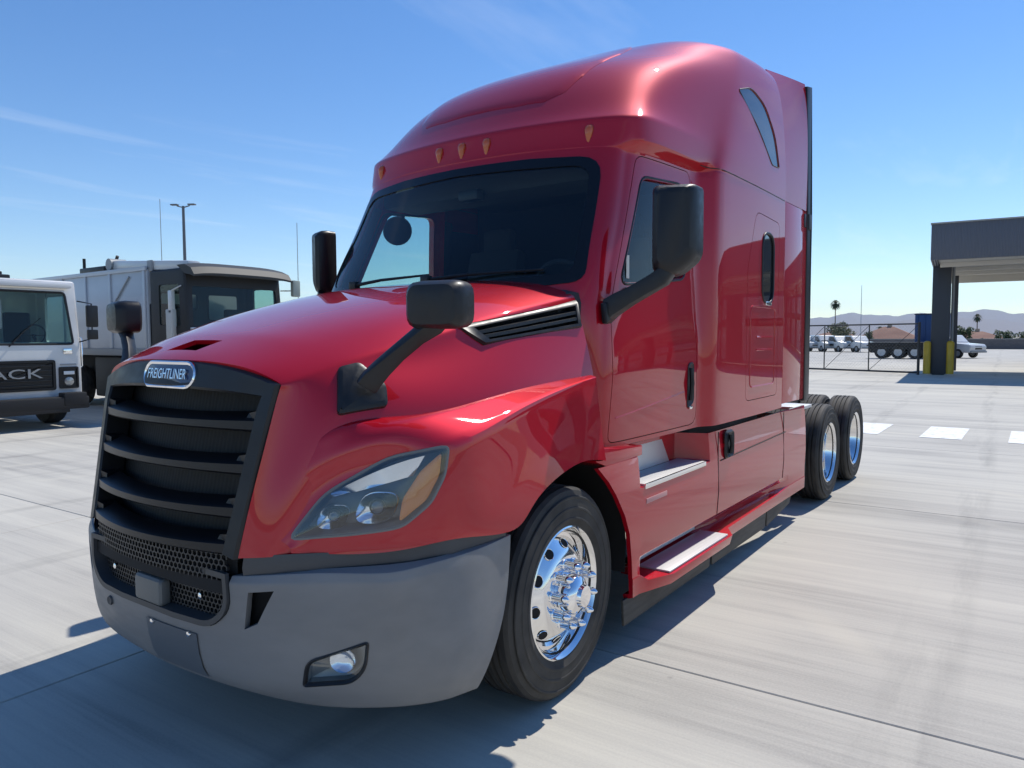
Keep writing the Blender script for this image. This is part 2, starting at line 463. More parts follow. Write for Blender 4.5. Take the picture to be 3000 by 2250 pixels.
# ------------------------------------------------------------------ ground: concrete yard in cast slabs
GROT = rad(1.7)
def concrete(name, tone, streak=1.0):
    m = mat(name, tone, 0.86)
    base = worldco(m, (1, 1, 1), (0, 0, -GROT))
    def mapped(sc):
        p = N(m, 'ShaderNodeMapping'); p.inputs['Scale'].default_value = sc; L(m, base, p.inputs[0]); return p.outputs[0]
    n1 = noise(m, 1.0, 5, .6, mapped((.22, 5.5, 1)), .25)         # broom streaks along X
    n2 = noise(m, 1.0, 6, .62, mapped((.10, 1.1, 1)), .4)          # wide drags
    n3 = noise(m, .35, 5, .55, base)                               # blotches
    n4 = noise(m, 90, 3, .6, base)                                 # sand speckle
    n5 = noise(m, 1.0, 4, .6, mapped((1.2, 55, 1)), .1)            # fine broom lines
    def madd(a, k, b=None):
        q = N(m, 'ShaderNodeMath'); q.operation = 'MULTIPLY_ADD'; L(m, a, q.inputs[0]); q.inputs[1].default_value = k
        if b is None: q.inputs[2].default_value = 0
        else: L(m, b, q.inputs[2])
        return q.outputs[0]
    s = madd(n1.outputs['Fac'], .30 * streak); s = madd(n2.outputs['Fac'], .34 * streak, s); s = madd(n3.outputs['Fac'], .34, s)
    s = madd(n4.outputs['Fac'], .16, s); s = madd(n5.outputs['Fac'], .16, s)
    oi = N(m, 'ShaderNodeObjectInfo'); s = madd(oi.outputs['Random'], .07, s)
    t = tone
    r = ramp(m, s, [(.56, (t[0] * .60, t[1] * .60, t[2] * .61)), (.665, (t[0] * .84, t[1] * .84, t[2] * .84)), (.73, (t[0] * .99, t[1] * .99, t[2] * .98)), (.86, (t[0] * 1.18, t[1] * 1.18, t[2] * 1.14))])
    # faint tyre scuffs: thin pale arcs and darker rubber drags
    w = N(m, 'ShaderNodeTexWave'); w.wave_type = 'RINGS'; w.rings_direction = 'Z'; w.inputs['Scale'].default_value = .20
    w.inputs['Distortion'].default_value = 5.0; w.inputs['Detail'].default_value = 2.0; w.inputs['Detail Scale'].default_value = .35
    L(m, base, w.inputs['Vector'])
    wr = ramp(m, w.outputs['Fac'], [(.93, (0, 0, 0)), (1.0, (1, 1, 1))])
    msk = noise(m, .5, 3, .5, base); mr = ramp(m, msk.outputs['Fac'], [(.52, (0, 0, 0)), (.66, (1, 1, 1))])
    ml = N(m, 'ShaderNodeMath'); ml.operation = 'MULTIPLY'; L(m, wr.outputs[0], ml.inputs[0]); L(m, mr.outputs[0], ml.inputs[1])
    ml2 = N(m, 'ShaderNodeMath'); ml2.operation = 'MULTIPLY'; ml2.inputs[1].default_value = .6; L(m, ml.outputs[0], ml2.inputs[0])
    mx = N(m, 'ShaderNodeMix'); mx.data_type = 'RGBA'; L(m, ml2.outputs[0], mx.inputs['Factor']); L(m, r.outputs[0], mx.inputs['A'])
    mx.inputs['B'].default_value = (t[0] * 1.22, t[1] * 1.2, t[2] * 1.12, 1)
    # oil drips and rubber smears: small dark spots with a shape of their own
    v = N(m, 'ShaderNodeTexVoronoi'); v.inputs['Scale'].default_value = 1.9; v.inputs['Randomness'].default_value = 1.0; L(m, base, v.inputs['Vector'])
    dn = noise(m, 14, 4, .6, base); da = madd(dn.outputs['Fac'], .05, v.outputs['Distance'])
    sp = ramp(m, da, [(.05, (1, 1, 1)), (.075, (0, 0, 0))])
    pk = N(m, 'ShaderNodeSeparateColor'); L(m, v.outputs['Color'], pk.inputs[0]); pr_ = ramp(m, pk.outputs[0], [(.55, (0, 0, 0)), (.8, (1, 1, 1))])
    sm = N(m, 'ShaderNodeMath'); sm.operation = 'MULTIPLY'; L(m, sp.outputs[0], sm.inputs[0]); L(m, pr_.outputs[0], sm.inputs[1])
    sm2 = N(m, 'ShaderNodeMath'); sm2.operation = 'MULTIPLY'; sm2.inputs[1].default_value = .38; L(m, sm.outputs[0], sm2.inputs[0])
    tw = N(m, 'ShaderNodeTexWave'); tw.wave_type = 'BANDS'; tw.bands_direction = 'X'; tw.inputs['Scale'].default_value = .16; tw.inputs['Distortion'].default_value = 2.2; tw.inputs['Detail Scale'].default_value = .12; tw.inputs['Phase Offset'].default_value = 1.3
    L(m, base, tw.inputs['Vector']); twr = ramp(m, tw.outputs['Fac'], [(.90, (0, 0, 0)), (.99, (1, 1, 1))])
    tn = noise(m, 1.0, 5, .65, mapped((3.0, .35, 1))); tnr = ramp(m, tn.outputs['Fac'], [(.46, (0, 0, 0)), (.66, (1, 1, 1))])
    tm = N(m, 'ShaderNodeMath'); tm.operation = 'MULTIPLY'; L(m, twr.outputs[0], tm.inputs[0]); L(m, tnr.outputs[0], tm.inputs[1])
    tm2 = madd(tm.outputs[0], .30, sm2.outputs[0])
    mx2 = N(m, 'ShaderNodeMix'); mx2.data_type = 'RGBA'; L(m, tm2, mx2.inputs['Factor']); L(m, mx.outputs['Result'], mx2.inputs['A']); mx2.inputs['B'].default_value = (.10, .098, .095, 1)
    L(m, mx2.outputs['Result'], bsdf(m).inputs['Base Color'])
    bump(m, s, .35, .006)
    return m
CONC = concrete('concrete', (0.465, 0.442, 0.395), 1.25)
JOINT = mat('joint_filler', (0.10, 0.098, 0.092), .9)
b = B(); b.poly([(-9000,-9000,-.03),(9000,-9000,-.03),(9000,9000,-.03),(-9000,9000,-.03)])
ground = tag(b.build('ground', mat('desert_ground', (.30, .26, .21), .95), None, smooth=False), kind='structure')
b = B(); cr_, sr_ = math.cos(GROT), math.sin(GROT)
def gp(u, v, z): return (u * cr_ - v * sr_, u * sr_ + v * cr_, z)
b.poly([gp(-70,-40,-.014), gp(60,-40,-.014), gp(60,112,-.014), gp(-70,112,-.014)])
yard = tag(b.build('concrete_yard', concrete('yard_concrete', (0.452, 0.432, 0.392), 1.0), None, smooth=False), kind='structure')
# separate cast slabs, 8 mm joints, chamfered edges
gx_ = [-46.3, -42.82, -39.34, -35.86, -32.38, -28.9, -25.42, -21.94, -18.46, -14.98, -11.5, -7.98, -4.5, -1.03, 4.4, 9.8, 15.2]
gy_ = [-13.3, -8.7, -4.1, .525, 5.1, 9.7, 14.3, 18.9, 23.5, 28.1, 32.7, 37.3, 41.9, 46.5, 51.1]
_sl = {}
for i in range(len(gx_) - 1):
    for j in range(len(gy_) - 1):
        w, h = round(gx_[i + 1] - gx_[i], 3), round(gy_[j + 1] - gy_[j], 3)
        if (w, h) not in _sl:
            b = B(); d = .0045; c = .005
            a_, e_ = w / 2 - d, h / 2 - d
            b.grid([[(x, y, z) for x, y, z in ((-a_, -e_, -.012), (a_, -e_, -.012), (a_, e_, -.012), (-a_, e_, -.012), (-a_, -e_, -.012))], [(x, y, z) for x, y, z in ((-a_, -e_, -c), (a_, -e_, -c), (a_, e_, -c), (-a_, e_, -c), (-a_, -e_, -c))], [(x, y, z) for x, y, z in ((-a_ + c, -e_ + c, 0), (a_ - c, -e_ + c, 0), (a_ - c, e_ - c, 0), (-a_ + c, e_ - c, 0), (-a_ + c, -e_ + c, 0))]])
            bmesh.ops.remove_doubles(b.bm, verts=b.bm.verts[:], dist=1e-5)
            b.poly([(-a_ + c, -e_ + c, 0), (a_ - c, -e_ + c, 0), (a_ - c, e_ - c, 0), (-a_ + c, e_ - c, 0)])
            bmesh.ops.remove_doubles(b.bm, verts=b.bm.verts[:], dist=1e-5)
            o = b.build('slab', CONC, yard, smooth=False); _sl[(w, h)] = o
        else:
            o = _sl[(w, h)].copy(); COL.objects.link(o)
        o.location = gp((gx_[i] + gx_[i + 1]) / 2, (gy_[j] + gy_[j + 1]) / 2, 0); o.rotation_euler = (0, 0, GROT)
# dark filler in the joints
b = B(); b.poly([gp(gx_[0], gy_[0], -.0125), gp(gx_[-1], gy_[0], -.0125), gp(gx_[-1], gy_[-1], -.0125), gp(gx_[0], gy_[-1], -.0125)])
b.build('joint_filler', JOINT, yard, smooth=False)
# crosswalk bars
PAINT = mat('road_paint', (.78, .78, .76), .7)
_n = noise(PAINT, 9, 6, .65, worldco(PAINT)); _r = ramp(PAINT, _n.outputs['Fac'], [(.36, (.55, .55, .53)), (.50, (.80, .80, .78))])
L(PAINT, _r.outputs[0], bsdf(PAINT).inputs['Base Color'])
cw_ = tag(empty('crosswalk', (1.0, 12.1, 0)), kind='structure')
for k, x in enumerate((-2.08, -.84, .42, 1.68, 2.94, 4.2)):
    b = B(); b.box((x - 1.0, .0, .005), (.62, 1.80, .004)); b.build('stripe', PAINT, cw_, smooth=False)
# ================================================================== RED TRACTOR UNIT
truck = tag(empty('semi_truck'), 'red long nose sleeper semi tractor with grey bumper parked on concrete in the foreground', 'truck')

# ---------------------------------------------------------------- hood with fenders
HB = [
 [(0,-1.275,1.635),(0,-1.21,1.672),(0,-1.035,1.742),(0,-.70,1.842),(0,-.36,1.93),(0,0,2.005),(0,.27,2.042)],
 [(.33,-1.252,1.628),(.335,-1.185,1.662),(.36,-1.02,1.734),(.38,-.70,1.832),(.4,-.36,1.922),(.42,0,1.998),(.45,.29,2.036)],
 [(.54,-1.224,1.595),(.56,-1.165,1.622),(.60,-1.01,1.685),(.68,-.71,1.785),(.73,-.36,1.874),(.78,0,1.952),(.82,.32,2.0)],
 [(.645,-1.197,1.548),(.675,-1.15,1.566),(.755,-.975,1.634),(.845,-.72,1.697),(.92,-.36,1.788),(.965,0,1.865),(1.0,.36,1.935)],
 [(.642,-1.208,1.50),(.695,-1.148,1.505),(.80,-1.01,1.555),(.885,-.72,1.61),(.965,-.36,1.69),(1.01,0,1.765),(1.045,.36,1.82)],
 [(.62,-1.258,1.30),(.70,-1.185,1.31),(.86,-1.045,1.40),(.995,-.74,1.425),(1.075,-.36,1.475),(1.105,0,1.505),(1.12,.36,1.53)],
 [(.59,-1.303,1.10),(.68,-1.25,1.10),(.80,-1.13,1.14),(.98,-.8,1.18),(1.10,-.36,1.28),(1.12,0,1.35),(1.125,.36,1.42)],
 [(.56,-1.34,.90),(.65,-1.295,.907),(.76,-1.19,.918),(.93,-.85,.96),(1.08,-.36,1.16),(1.10,0,1.22),(1.11,.36,1.27)],
]
hb = cage(HB, {3: [.35, .45, .45, .5, .6, .8]}, {2: [.5, .5, .25, 0, 0, 0, 0]}, 3, True, 3, (0, .3, 1.0))
from mathutils.bvhtree import BVHTree
HB0 = BVHTree.FromBMesh(hb)
# hood scoop opening
scoop = rounded([(-.135,1.672),(.135,1.672),(.085,1.716),(-.085,1.716)], .012, 2)
side = lambda c, n: abs(c.x) > .62
cut(hb, [(x, z) for x, z in [(-.125,-1.205),(.10,-1.205),(.14,-1.105),(-.07,-1.105)]], (Vector((1,0,0)), Vector((0,1,0)), Vector((0,0,1))), lambda c, n: n.z > .3)
VENT = [(-.47,1.772),(.355,1.905),(.335,1.775),(-.36,1.692)]
cut(hb, VENT, 'X', lambda c, n: abs(c.x) > .85)
rim(hb, .02)
FB = [
 # buried edge, valley line, then up to the crest and down the side
 [(.655,-1.262,.975),(.63,-1.272,1.08),(.635,-1.245,1.186),(.67,-1.175,1.295),(.82,-1.0,1.395),(.88,-.76,1.40),(.97,-.38,1.42),(1.02,-.02,1.45),(1.04,.245,1.46)],
 [(.68,-1.262,.975),(.662,-1.262,1.08),(.688,-1.225,1.19),(.74,-1.152,1.305),(.868,-1.045,1.41),(.96,-.76,1.41),(1.05,-.38,1.44),(1.08,-.02,1.47),(1.10,.245,1.49)],
 [(.695,-1.256,.97),(.702,-1.231,1.08),(.757,-1.176,1.196),(.85,-1.10,1.315),(.955,-.975,1.402),(1.015,-.70,1.425),(1.075,-.37,1.462),(1.105,-.02,1.493),(1.125,.245,1.512)],
 [(.71,-1.25,.965),(.745,-1.195,1.08),(.83,-1.12,1.205),(.965,-1.04,1.328),(1.05,-.90,1.402),(1.075,-.64,1.44),(1.10,-.35,1.484),(1.13,-.02,1.514),(1.165,.245,1.533)],
 [(.722,-1.243,.955),(.80,-1.172,1.06),(.905,-1.09,1.185),(1.04,-.97,1.285),(1.175,-.805,1.318),(1.196,-.57,1.374),(1.200,-.35,1.432),(1.200,-.02,1.49),(1.200,.245,1.522)],
 [(.735,-1.24,.945),(.825,-1.168,.985),(.965,-1.085,1.02),(1.10,-.96,1.07),(1.19,-.80,1.14),(1.213,-.60,1.20),(1.219,-.36,1.27),(1.218,-.02,1.345),(1.218,.245,1.37)],
 [(.74,-1.238,.937),(.83,-1.17,.945),(.97,-1.085,.955),(1.10,-.965,.975),(1.192,-.80,.99),(1.228,-.64,.995),(1.236,-.43,1.13),(1.236,-.06,1.225),(1.236,.245,1.235)],
 [(.742,-1.238,.925),(.835,-1.17,.922),(.97,-1.09,.925),(1.10,-.97,.938),(1.19,-.79,.955),(1.243,-.50,.925),(1.254,-.365,1.04),(1.256,-.02,1.14),(1.254,.25,1.112)],
]
fb = cage(FB, {3: [0,0,0,.1,.4,.5,.5,.5], 4: [.25, .4, .6, .8, .85, .85, .85, .85], 6: [0, 0, 0, 0, .3, .7, .7, .7]}, {}, 3, True, 2, (0, -.2, .9))
# ---- headlight outline on the uncut fender, then a real opening
_me = bpy.data.meshes.new('t'); fb.to_mesh(_me); _u = hb.copy(); _u.from_mesh(_me); bpy.data.meshes.remove(_me)
HBVH = BVHTree.FromBMesh(_u); _u.free()
HD = Vector((-.62, .78, .02)).normalized()        # looking at the front corner from outside
HR = Vector((.78, .62, 0)).normalized()
HU = Vector((0, 0, 1))
HOUT = [(.72,-1.247,.968),(.835,-1.165,1.145),(1.02,-1.01,1.281),(1.165,-.822,1.318),(1.17,-.855,1.20),(1.15,-.915,1.10),(1.095,-1.02,1.016),(.93,-1.148,.99)]
HC = Vector((.99,-1.03,1.13))
def hl2(p): d = Vector(p) - HC; return (d.dot(HR), d.z)
def hl3(u, w, off=0.0):
    o = HC + HR * u + HU * w - HD * 1.0
    h = HBVH.ray_cast(o, HD)[0]
    if h is None: h = HC + HR * u + HU * w
    return h - HD * off
HP = [hl2(p) for p in HOUT]
HPr = []
for i in range(len(HP)):
    p_, q_ = Vector(HP[i]), Vector(HP[(i + 1) % len(HP)])
    for k in range(8): HPr.append(tuple(p_.lerp(q_, k / 8)))
for it in range(3):
    HPr = [((HPr[i - 1][0] + 2 * HPr[i][0] + HPr[(i + 1) % len(HPr)][0]) / 4, (HPr[i - 1][1] + 2 * HPr[i][1] + HPr[(i + 1) % len(HPr)][1]) / 4) for i in range(len(HPr))]
for s_ in (1, -1):
    fr3 = (Vector((HR.x * s_, HR.y, 0)), HU, Vector((HD.x * s_, HD.y, 0)).normalized())
    o_ = Vector((HC.x * s_, HC.y, HC.z)); base = (o_.dot(fr3[0]), o_.z)
    pl = [(base[0] + u_, base[1] + w_) for u_, w_ in offset_poly(HPr, -.004)]
    for bmx in (fb, hb): cut(bmx, pl, fr3, lambda c, n, s_=s_: c.x * s_ > .6 and c.y < -.7)
rim(fb, .05)
# join both into one hood mesh
_me = bpy.data.meshes.new('t'); fb.to_mesh(_me); fb.free(); hb.from_mesh(_me); bpy.data.meshes.remove(_me)
hood = finish(hb, 'hood', RED, truck, 28)
# scoop pocket
b = B()
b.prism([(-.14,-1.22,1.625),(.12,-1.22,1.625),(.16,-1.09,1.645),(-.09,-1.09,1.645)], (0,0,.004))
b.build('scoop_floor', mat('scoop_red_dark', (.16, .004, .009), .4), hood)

# hood side vents: frame, louvres, dark back
def hood_side(y, z, off=0.0):
    for k in range(40):
        h = HB0.ray_cast(Vector((3, y - .004 * k, z)), Vector((-1, 0, 0)))[0]
        if h is not None: return h.x + off
    return 1.0 + off
for sx in (1, -1):
    b = B()
    inn = [(-.39,1.766),(.325,1.882),(.308,1.79),(-.325,1.712)]
    def v3(p, off): return (sx * hood_side(p[0], p[1], off), p[0], p[1])
    oo = offset_poly(VENT, .006)
    rows = [[v3(p, .002) for p in oo], [v3(p, .018) for p in offset_poly(VENT, -.006)], [v3(p, .016) for p in inn], [v3(p, -.05) for p in inn]]
    V = b.ring(rows)
    vent = b.build('hood_vent', BLACK, truck, 40)
    b = B(); b.poly([v3(p, -.045) for p in inn]); b.build('vent_back', DARK, vent)
    for t in (.36, .70):
        b = B(); top = []
        for k in range(9):
            s = k / 8
            y0, z0 = inn[0][0] + (inn[1][0] - inn[0][0]) * s, inn[0][1] + (inn[1][1] - inn[0][1]) * s
            y1, z1 = inn[3][0] + (inn[2][0] - inn[3][0]) * s, inn[3][1] + (inn[2][1] - inn[3][1]) * s
            y, z = y0 + (y1 - y0) * t, z0 + (z1 - z0) * t
            x = hood_side(y, z)
            top.append([(sx * (x + .012), y, z + .004), (sx * (x + .014), y, z - .010), (sx * (x - .03), y, z - .002), (sx * (x - .03), y, z + .01)])
        b.ring(top, True, True); b.build('louvre', BLACK, vent, 40)

# ---------------------------------------------------------------- headlights
def fan_patch(poly, off, rings=6, f=hl3, dome=0.0):
    """rings from outline to centre, on the surface + off"""
    cx = sum(p[0] for p in poly) / len(poly); cy = sum(p[1] for p in poly) / len(poly); rows = []
    for r in range(rings + 1):
        t = 1 - r / rings * .97
        rows.append([f(cx + (p[0] - cx) * t, cy + (p[1] - cy) * t, off + dome * (1 - t * t)) for p in poly])
    return rows
def M_(p, sx): return Vector((p[0] * sx, p[1], p[2]))
def patch_build(rows, name, m, parent, sx, cap=True, sharp=40):
    b = B(); b.ring([[M_(p, sx) for p in r] for r in rows], False, cap); return b.build(name, m, parent, sharp)
def lerp2(a, c, t): return (a[0] + (c[0] - a[0]) * t, a[1] + (c[1] - a[1]) * t)
def q2(a, c, e, t): return ((1-t)**2*a[0]+2*t*(1-t)*c[0]+t*t*e[0], (1-t)**2*a[1]+2*t*(1-t)*c[1]+t*t*e[1])
BEZEL = mat('lamp_bezel', (.16, .165, .16), .35)
for sx in (1, -1):
    # slim bezel on the opening's edge, deep bowl behind it
    hl = patch_build([[hl3(*p, -.03) for p in offset_poly(HPr, .001)], [hl3(*p, .004) for p in offset_poly(HPr, .001)], [hl3(*p, .005) for p in offset_poly(HPr, -.007)], [hl3(*p, -.002) for p in offset_poly(HPr, -.011)]], 'headlight', BEZEL, truck, sx, False)
    hin = offset_poly(HPr, -.010)
    patch_build([[hl3(*p, .0) for p in hin], [hl3(*p, -.035) for p in offset_poly(HPr, -.022)]] + fan_patch(offset_poly(HPr, -.030), -.062, 5), 'lamp_housing', LAMPBASE, hl, sx)
    # daytime running bar: curved chrome blade standing in the bowl
    A0, A1, A2 = hl2((.860,-1.16,1.138)), hl2((1.01,-1.02,1.250)), hl2((1.108,-.905,1.276))
    C0, C1, C2 = hl2((.872,-1.16,1.118)), hl2((1.00,-1.04,1.166)), hl2((1.082,-.945,1.198))
    b = B(); rows = []
    for j in range(5):
        rows.append([M_(hl3(*lerp2(q2(A0, A1, A2, i / 12), q2(C0, C1, C2, i / 12), j / 4), -.012 - .030 * (j / 4)), sx) for i in range(13)])
    rows.append([M_(hl3(*q2(C0, C1, C2, i / 12), -.058), sx) for i in range(13)])
    b.grid(rows); b.build('daytime_light', REFL, hl, 60)
    # amber turn signal at the outer end
    am = rounded([hl2((1.142,-.845,1.286)), hl2((1.150,-.87,1.20)), hl2((1.133,-.925,1.112)), hl2((1.078,-1.022,1.034)), hl2((1.066,-.985,1.12)), hl2((1.096,-.915,1.22))], .02, 3)
    ts = patch_build([[hl3(*p, -.055) for p in am], [hl3(*p, -.012) for p in am]] + fan_patch(offset_poly(am, -.003), -.010, 4), 'turn_signal', AMBER, hl, sx)
    # two lamps: squarish chrome bowls with a projector eye
    for (u, w, r) in ((*hl2((1.01,-1.07,1.085)), .070), (*hl2((.880,-1.17,1.05)), .054)):
        c = hl3(u, w, -.030); nrm = -HD
        def sq(rr, h, n=32):
            pts = []
            for j in range(n):
                t = 2 * math.pi * j / n; cs, sn = math.cos(t), math.sin(t)
                k = (abs(cs) ** 3.0 + abs(sn) ** 3.0) ** (-1 / 3.0)
                pts.append(c + nrm * h + (HR * (cs * k * 1.05 + .30 * sn * k) + HU * sn * k * .86) * rr)
            return pts
        b = B(); b.ring([sq(r * 1.02, -.03), sq(r, .0), sq(r * .96, .004), sq(r * .86, -.006), sq(r * .66, -.022), sq(r * .44, -.030)], False, True)
        for v in b.bm.verts: v.co.x *= sx
        lamp = b.build('lamp_bowl', REFL, hl, 50)
        b = B(); b.lathe([(r * .42, -.028), (r * .42, -.012), (r * .38, -.008), (r * .36, -.012)], c, nrm, 24); 
        for v in b.bm.verts: v.co.x *= sx
        b.build('lamp_ring', BLACK, lamp)
        b = B(); b.lathe([(r * .37, -.014), (r * .30, -.002), (r * .16, .005), (.002, .007)], c, nrm, 24, False, True)
        for v in b.bm.verts: v.co.x *= sx
        b.build('projector_eye', mat('projector_glass', (.10, .12, .15), .03, .2, 1.0), lamp)
    patch_build(fan_patch(offset_poly(HPr, -.006), .003, 6, hl3, .010), 'lens', LENS, hl, sx)

# ---------------------------------------------------------------- grille
def gz(z):      # front plane of the grille: Y of the outer edge at a height
    return -1.34 + (z - .895) / (1.548 - .895) * .143
def bow(x, half): return -.085 * (1 - (x / half) ** 2)
outer = []; inner = []
NT = 16
def gx(z): return .56 + (z - .895) / .653 * .085
tops = [(-.645 + 1.29 * k / NT) for k in range(NT + 1)]
def ztop(x): return 1.548 + .092 * (1 - abs(x / .645) ** 2.6)
def zin(x): return 1.498 + .024 * (1 - abs(x / .57) ** 2.2)
zs = [.895, 1.0, 1.1, 1.2, 1.3, 1.4, 1.47]
outer = [(-gx(z), gz(z), z) for z in zs] + [(x, gz(ztop(x)) + .0 + bow(x, .645) * .93, ztop(x)) for x in tops] + [(gx(z), gz(z), z) for z in zs[::-1]]
zi = [.915, 1.0, 1.1, 1.2, 1.3, 1.38, 1.45]
inner = [(-gx(z) + .068, gz(z) - .02, z) for z in zi] + [(x * .885, gz(1.5) + bow(x * .885, .60) - .004, zin(x * .885)) for x in tops] + [(gx(z) - .068, gz(z) - .02, z) for z in zi[::-1]]
def mixp(a, c, t, dy=0): return (a[0] + (c[0] - a[0]) * t, a[1] + (c[1] - a[1]) * t + dy, a[2] + (c[2] - a[2]) * t)
b = B()
b.grid([[(p[0], p[1] + .05, p[2]) for p in outer], [(p[0], p[1] - .002, p[2]) for p in outer], [mixp(a, c, .12, -.016) for a, c in zip(outer, inner)], [mixp(a, c, .9, -.014) for a, c in zip(outer, inner)], [mixp(a, c, 1, -.004) for a, c in zip(outer, inner)], [mixp(a, c, 1, .10) for a, c in zip(outer, inner)]])
grille = b.build('grille', BLACK, truck, 30)
# back panel
b = B()
b.grid([[(x, -1.17 + bow(x, .6) * .8 + (z - 1.2) * .21, z) for x in [(-.6 + .1 * k) for k in range(13)]] for z in (.88, 1.1, 1.3, 1.54)])
GB = mat('grille_back', (.006, .0058, .0055), .7)
_w = N(GB, 'ShaderNodeTexWave'); _w.wave_type = 'BANDS'; _w.bands_direction = 'X'; _w.inputs['Scale'].default_value = 14
L(GB, objco(GB), _w.inputs['Vector']); bump(GB, _w.outputs['Fac'], .2, .006)
b.build('back_panel', GB, grille, recalc=False)
# slats
for zc, nm in ((1.385, 0), (1.222, 0), (1.06, 0), (.925, 1)):
    b = B(); rows = []
    hw = gx(zc) - .055
    for k in range(21):
        x = -hw + 2 * hw * k / 20
        y = gz(zc) - .012 + bow(x, hw + .02) * 1.05; s = abs(x / hw)
        th = .030 + .012 * s ** 2
        rows.append([(x, y + .012, zc + th * .75), (x, y - .004, zc + th * .55), (x, y - .006, zc - th * .25), (x, y + .006, zc - th * .5), (x, y + .085, zc - th * .1), (x, y + .085, zc + th * 1.35)])
    b.ring(rows, True, True); b.build('slat', GRILLE, grille, 25)
    # side wings of each slat
    for sx in (1, -1):
        b = B(); b.prism([(sx * (hw + .01), gz(zc) - .016, zc + .062), (sx * (hw + .01), gz(zc) - .016, zc - .012), (sx * (hw - .085), gz(zc) + .02 - .05, zc - .010), (sx * (hw - .055), gz(zc) - .02 + .01, zc + .05)], (0, .05, 0)); b.build('slat_wing', GRILLE, grille, 25)
# honeycomb band under the last slat, real wires joined as one mesh panel
def honeycomb(name, x0, x1, z0, z1, yfun, pitch, wire, parent, topf=None):
    b = B(); r = pitch / math.sqrt(3); row = 0; z = z0 + r * .5
    while z < z1 - r * .3:
        x = x0 + (pitch / 2 if row % 2 else 0) + pitch * .5
        while x < x1 - pitch * .3:
            zo = topf(x) if topf else 0
            for k in range(6):
                a0, a1 = math.pi / 6 + k * math.pi / 3, math.pi / 6 + (k + 1) * math.pi / 3
                if k in (0, 1, 5):
                    p, q = (x + r * math.cos(a0), z + r * math.sin(a0)), (x + r * math.cos(a1), z + r * math.sin(a1))
                    P, Q = Vector((p[0], yfun(p[0], p[1]), p[1] + zo)), Vector((q[0], yfun(q[0], q[1]), q[1] + zo))
                    n = Vector((-(Q - P).z, 0, (Q - P).x)).normalized() * wire
                    bk = Vector((0, .012, 0))
                    b.grid([[P + n, Q + n], [P - n, Q - n], [P - n * .7 + bk, Q - n * .7 + bk]])
            x += pitch
        z += r * 1.5; row += 1
    return b.build(name, mat('honeycomb_plastic', (.022, .023, .024), .5), parent, recalc=False)
honeycomb('honeycomb_mesh', -.50, .50, .80, .905, lambda x, z: -1.33 + bow(x, .58) * .9, .025, .0034, grille)
b = B(); b.grid([[(x, -1.30 + bow(x, .58) * .9, z) for x in [-.52 + .13 * k for k in range(9)]] for z in (.78, .92)]); b.build('mesh_back', DARK, grille, recalc=False)
# badge
BQ = Vector((.03, gz(1.575) + bow(.03, .645) * .95 - .020, 1.574))
BM = Matrix(((1, 0, 0, BQ.x), (0, math.sin(rad(12)), -math.cos(rad(12)), BQ.y), (0, math.cos(rad(12)), math.sin(rad(12)), BQ.z), (0, 0, 0, 1)))
def oval(hw, hh, n=8):
    pts = []
    for sgn in (1, -1):
        for k in range(n + 1):
            a = -math.pi / 2 + math.pi * k / n
            pts.append((sgn * (hw - hh + hh * math.cos(a)), sgn * hh * math.sin(a)))
    return pts
b = B(); o1, o2 = oval(.195, .057), oval(.178, .042)
def bz(p, h): return BM @ Vector((p[0], p[1], h - .35 * p[0] ** 2 * 1.0))
b.ring([[bz(p, -.01) for p in o1], [bz(p, .008) for p in o1], [bz(p, .012) for p in oval(.188, .051)], [bz(p, .006) for p in o2]])
badge = b.build('badge', CHROME2, truck, 40)
b = B(); rows = [[bz((x * t, y * t), .005) for x, y in o2] for t in (1, .6, .2)]; b.ring(rows, False, True); b.build('badge_plate', BADGE, badge, 60)
text_mesh('badge_text', 'FREIGHTLINER', .048, CHROME2, badge, BM @ Matrix.Translation((0, 0, .004)) @ Matrix.Diagonal((.93, 1.25, 1, 1)), .003)

# ---------------------------------------------------------------- bumper
def brow(z, pts): return [(x, y, z + dz) for x, y, dz in pts]
BP = [
 brow(.900, [(0,-1.31,-.09),(.28,-1.30,-.085),(.545,-1.275,-.075),(.80,-1.20,-.035),(1.03,-1.03,-.02),(1.15,-.88,-.005),(1.19,-.70,.0),(1.20,-.515,.01)]),
 brow(.885, [(0,-1.375,-.075),(.28,-1.365,-.07),(.55,-1.34,-.055),(.82,-1.222,-.025),(1.065,-1.06,-.022),(1.18,-.88,.002),(1.215,-.70,.010),(1.222,-.515,.022)]),
 brow(.84, [(0,-1.392,-.05),(.28,-1.382,-.05),(.56,-1.355,-.04),(.83,-1.232,-.02),(1.075,-1.065,-.018),(1.19,-.88,.0),(1.222,-.70,.01),(1.228,-.525,.02)]),
 brow(.62, [(0,-1.40,0),(.28,-1.392,0),(.57,-1.34,0),(.84,-1.225,0),(1.07,-1.05,0),(1.20,-.88,0),(1.232,-.72,0),(1.236,-.575,0)]),
 brow(.43, [(0,-1.372,0),(.28,-1.362,0),(.56,-1.325,0),(.83,-1.195,-.01),(1.06,-1.02,-.01),(1.185,-.88,-.01),(1.22,-.76,0),(1.228,-.665,0)]),
 brow(.345, [(0,-1.315,.0),(.28,-1.30,0),(.53,-1.265,0),(.80,-1.16,-.02),(1.03,-.99,-.025),(1.14,-.87,-.02),(1.18,-.79,-.015),(1.20,-.715,-.015)]),
 brow(.335, [(0,-1.25,.0),(.28,-1.24,0),(.50,-1.2,0),(.75,-1.1,-.02),(.98,-.94,-.02),(1.09,-.83,-.02),(1.13,-.77,-.015),(1.15,-.71,-.015)]),
]
bb = cage(BP, {1: .7, 2: .5, 5: .45}, {7: .9, 4: [0, .3, .35, .35, .3, .2]}, 3, True, 3, (0, -.6, .6))
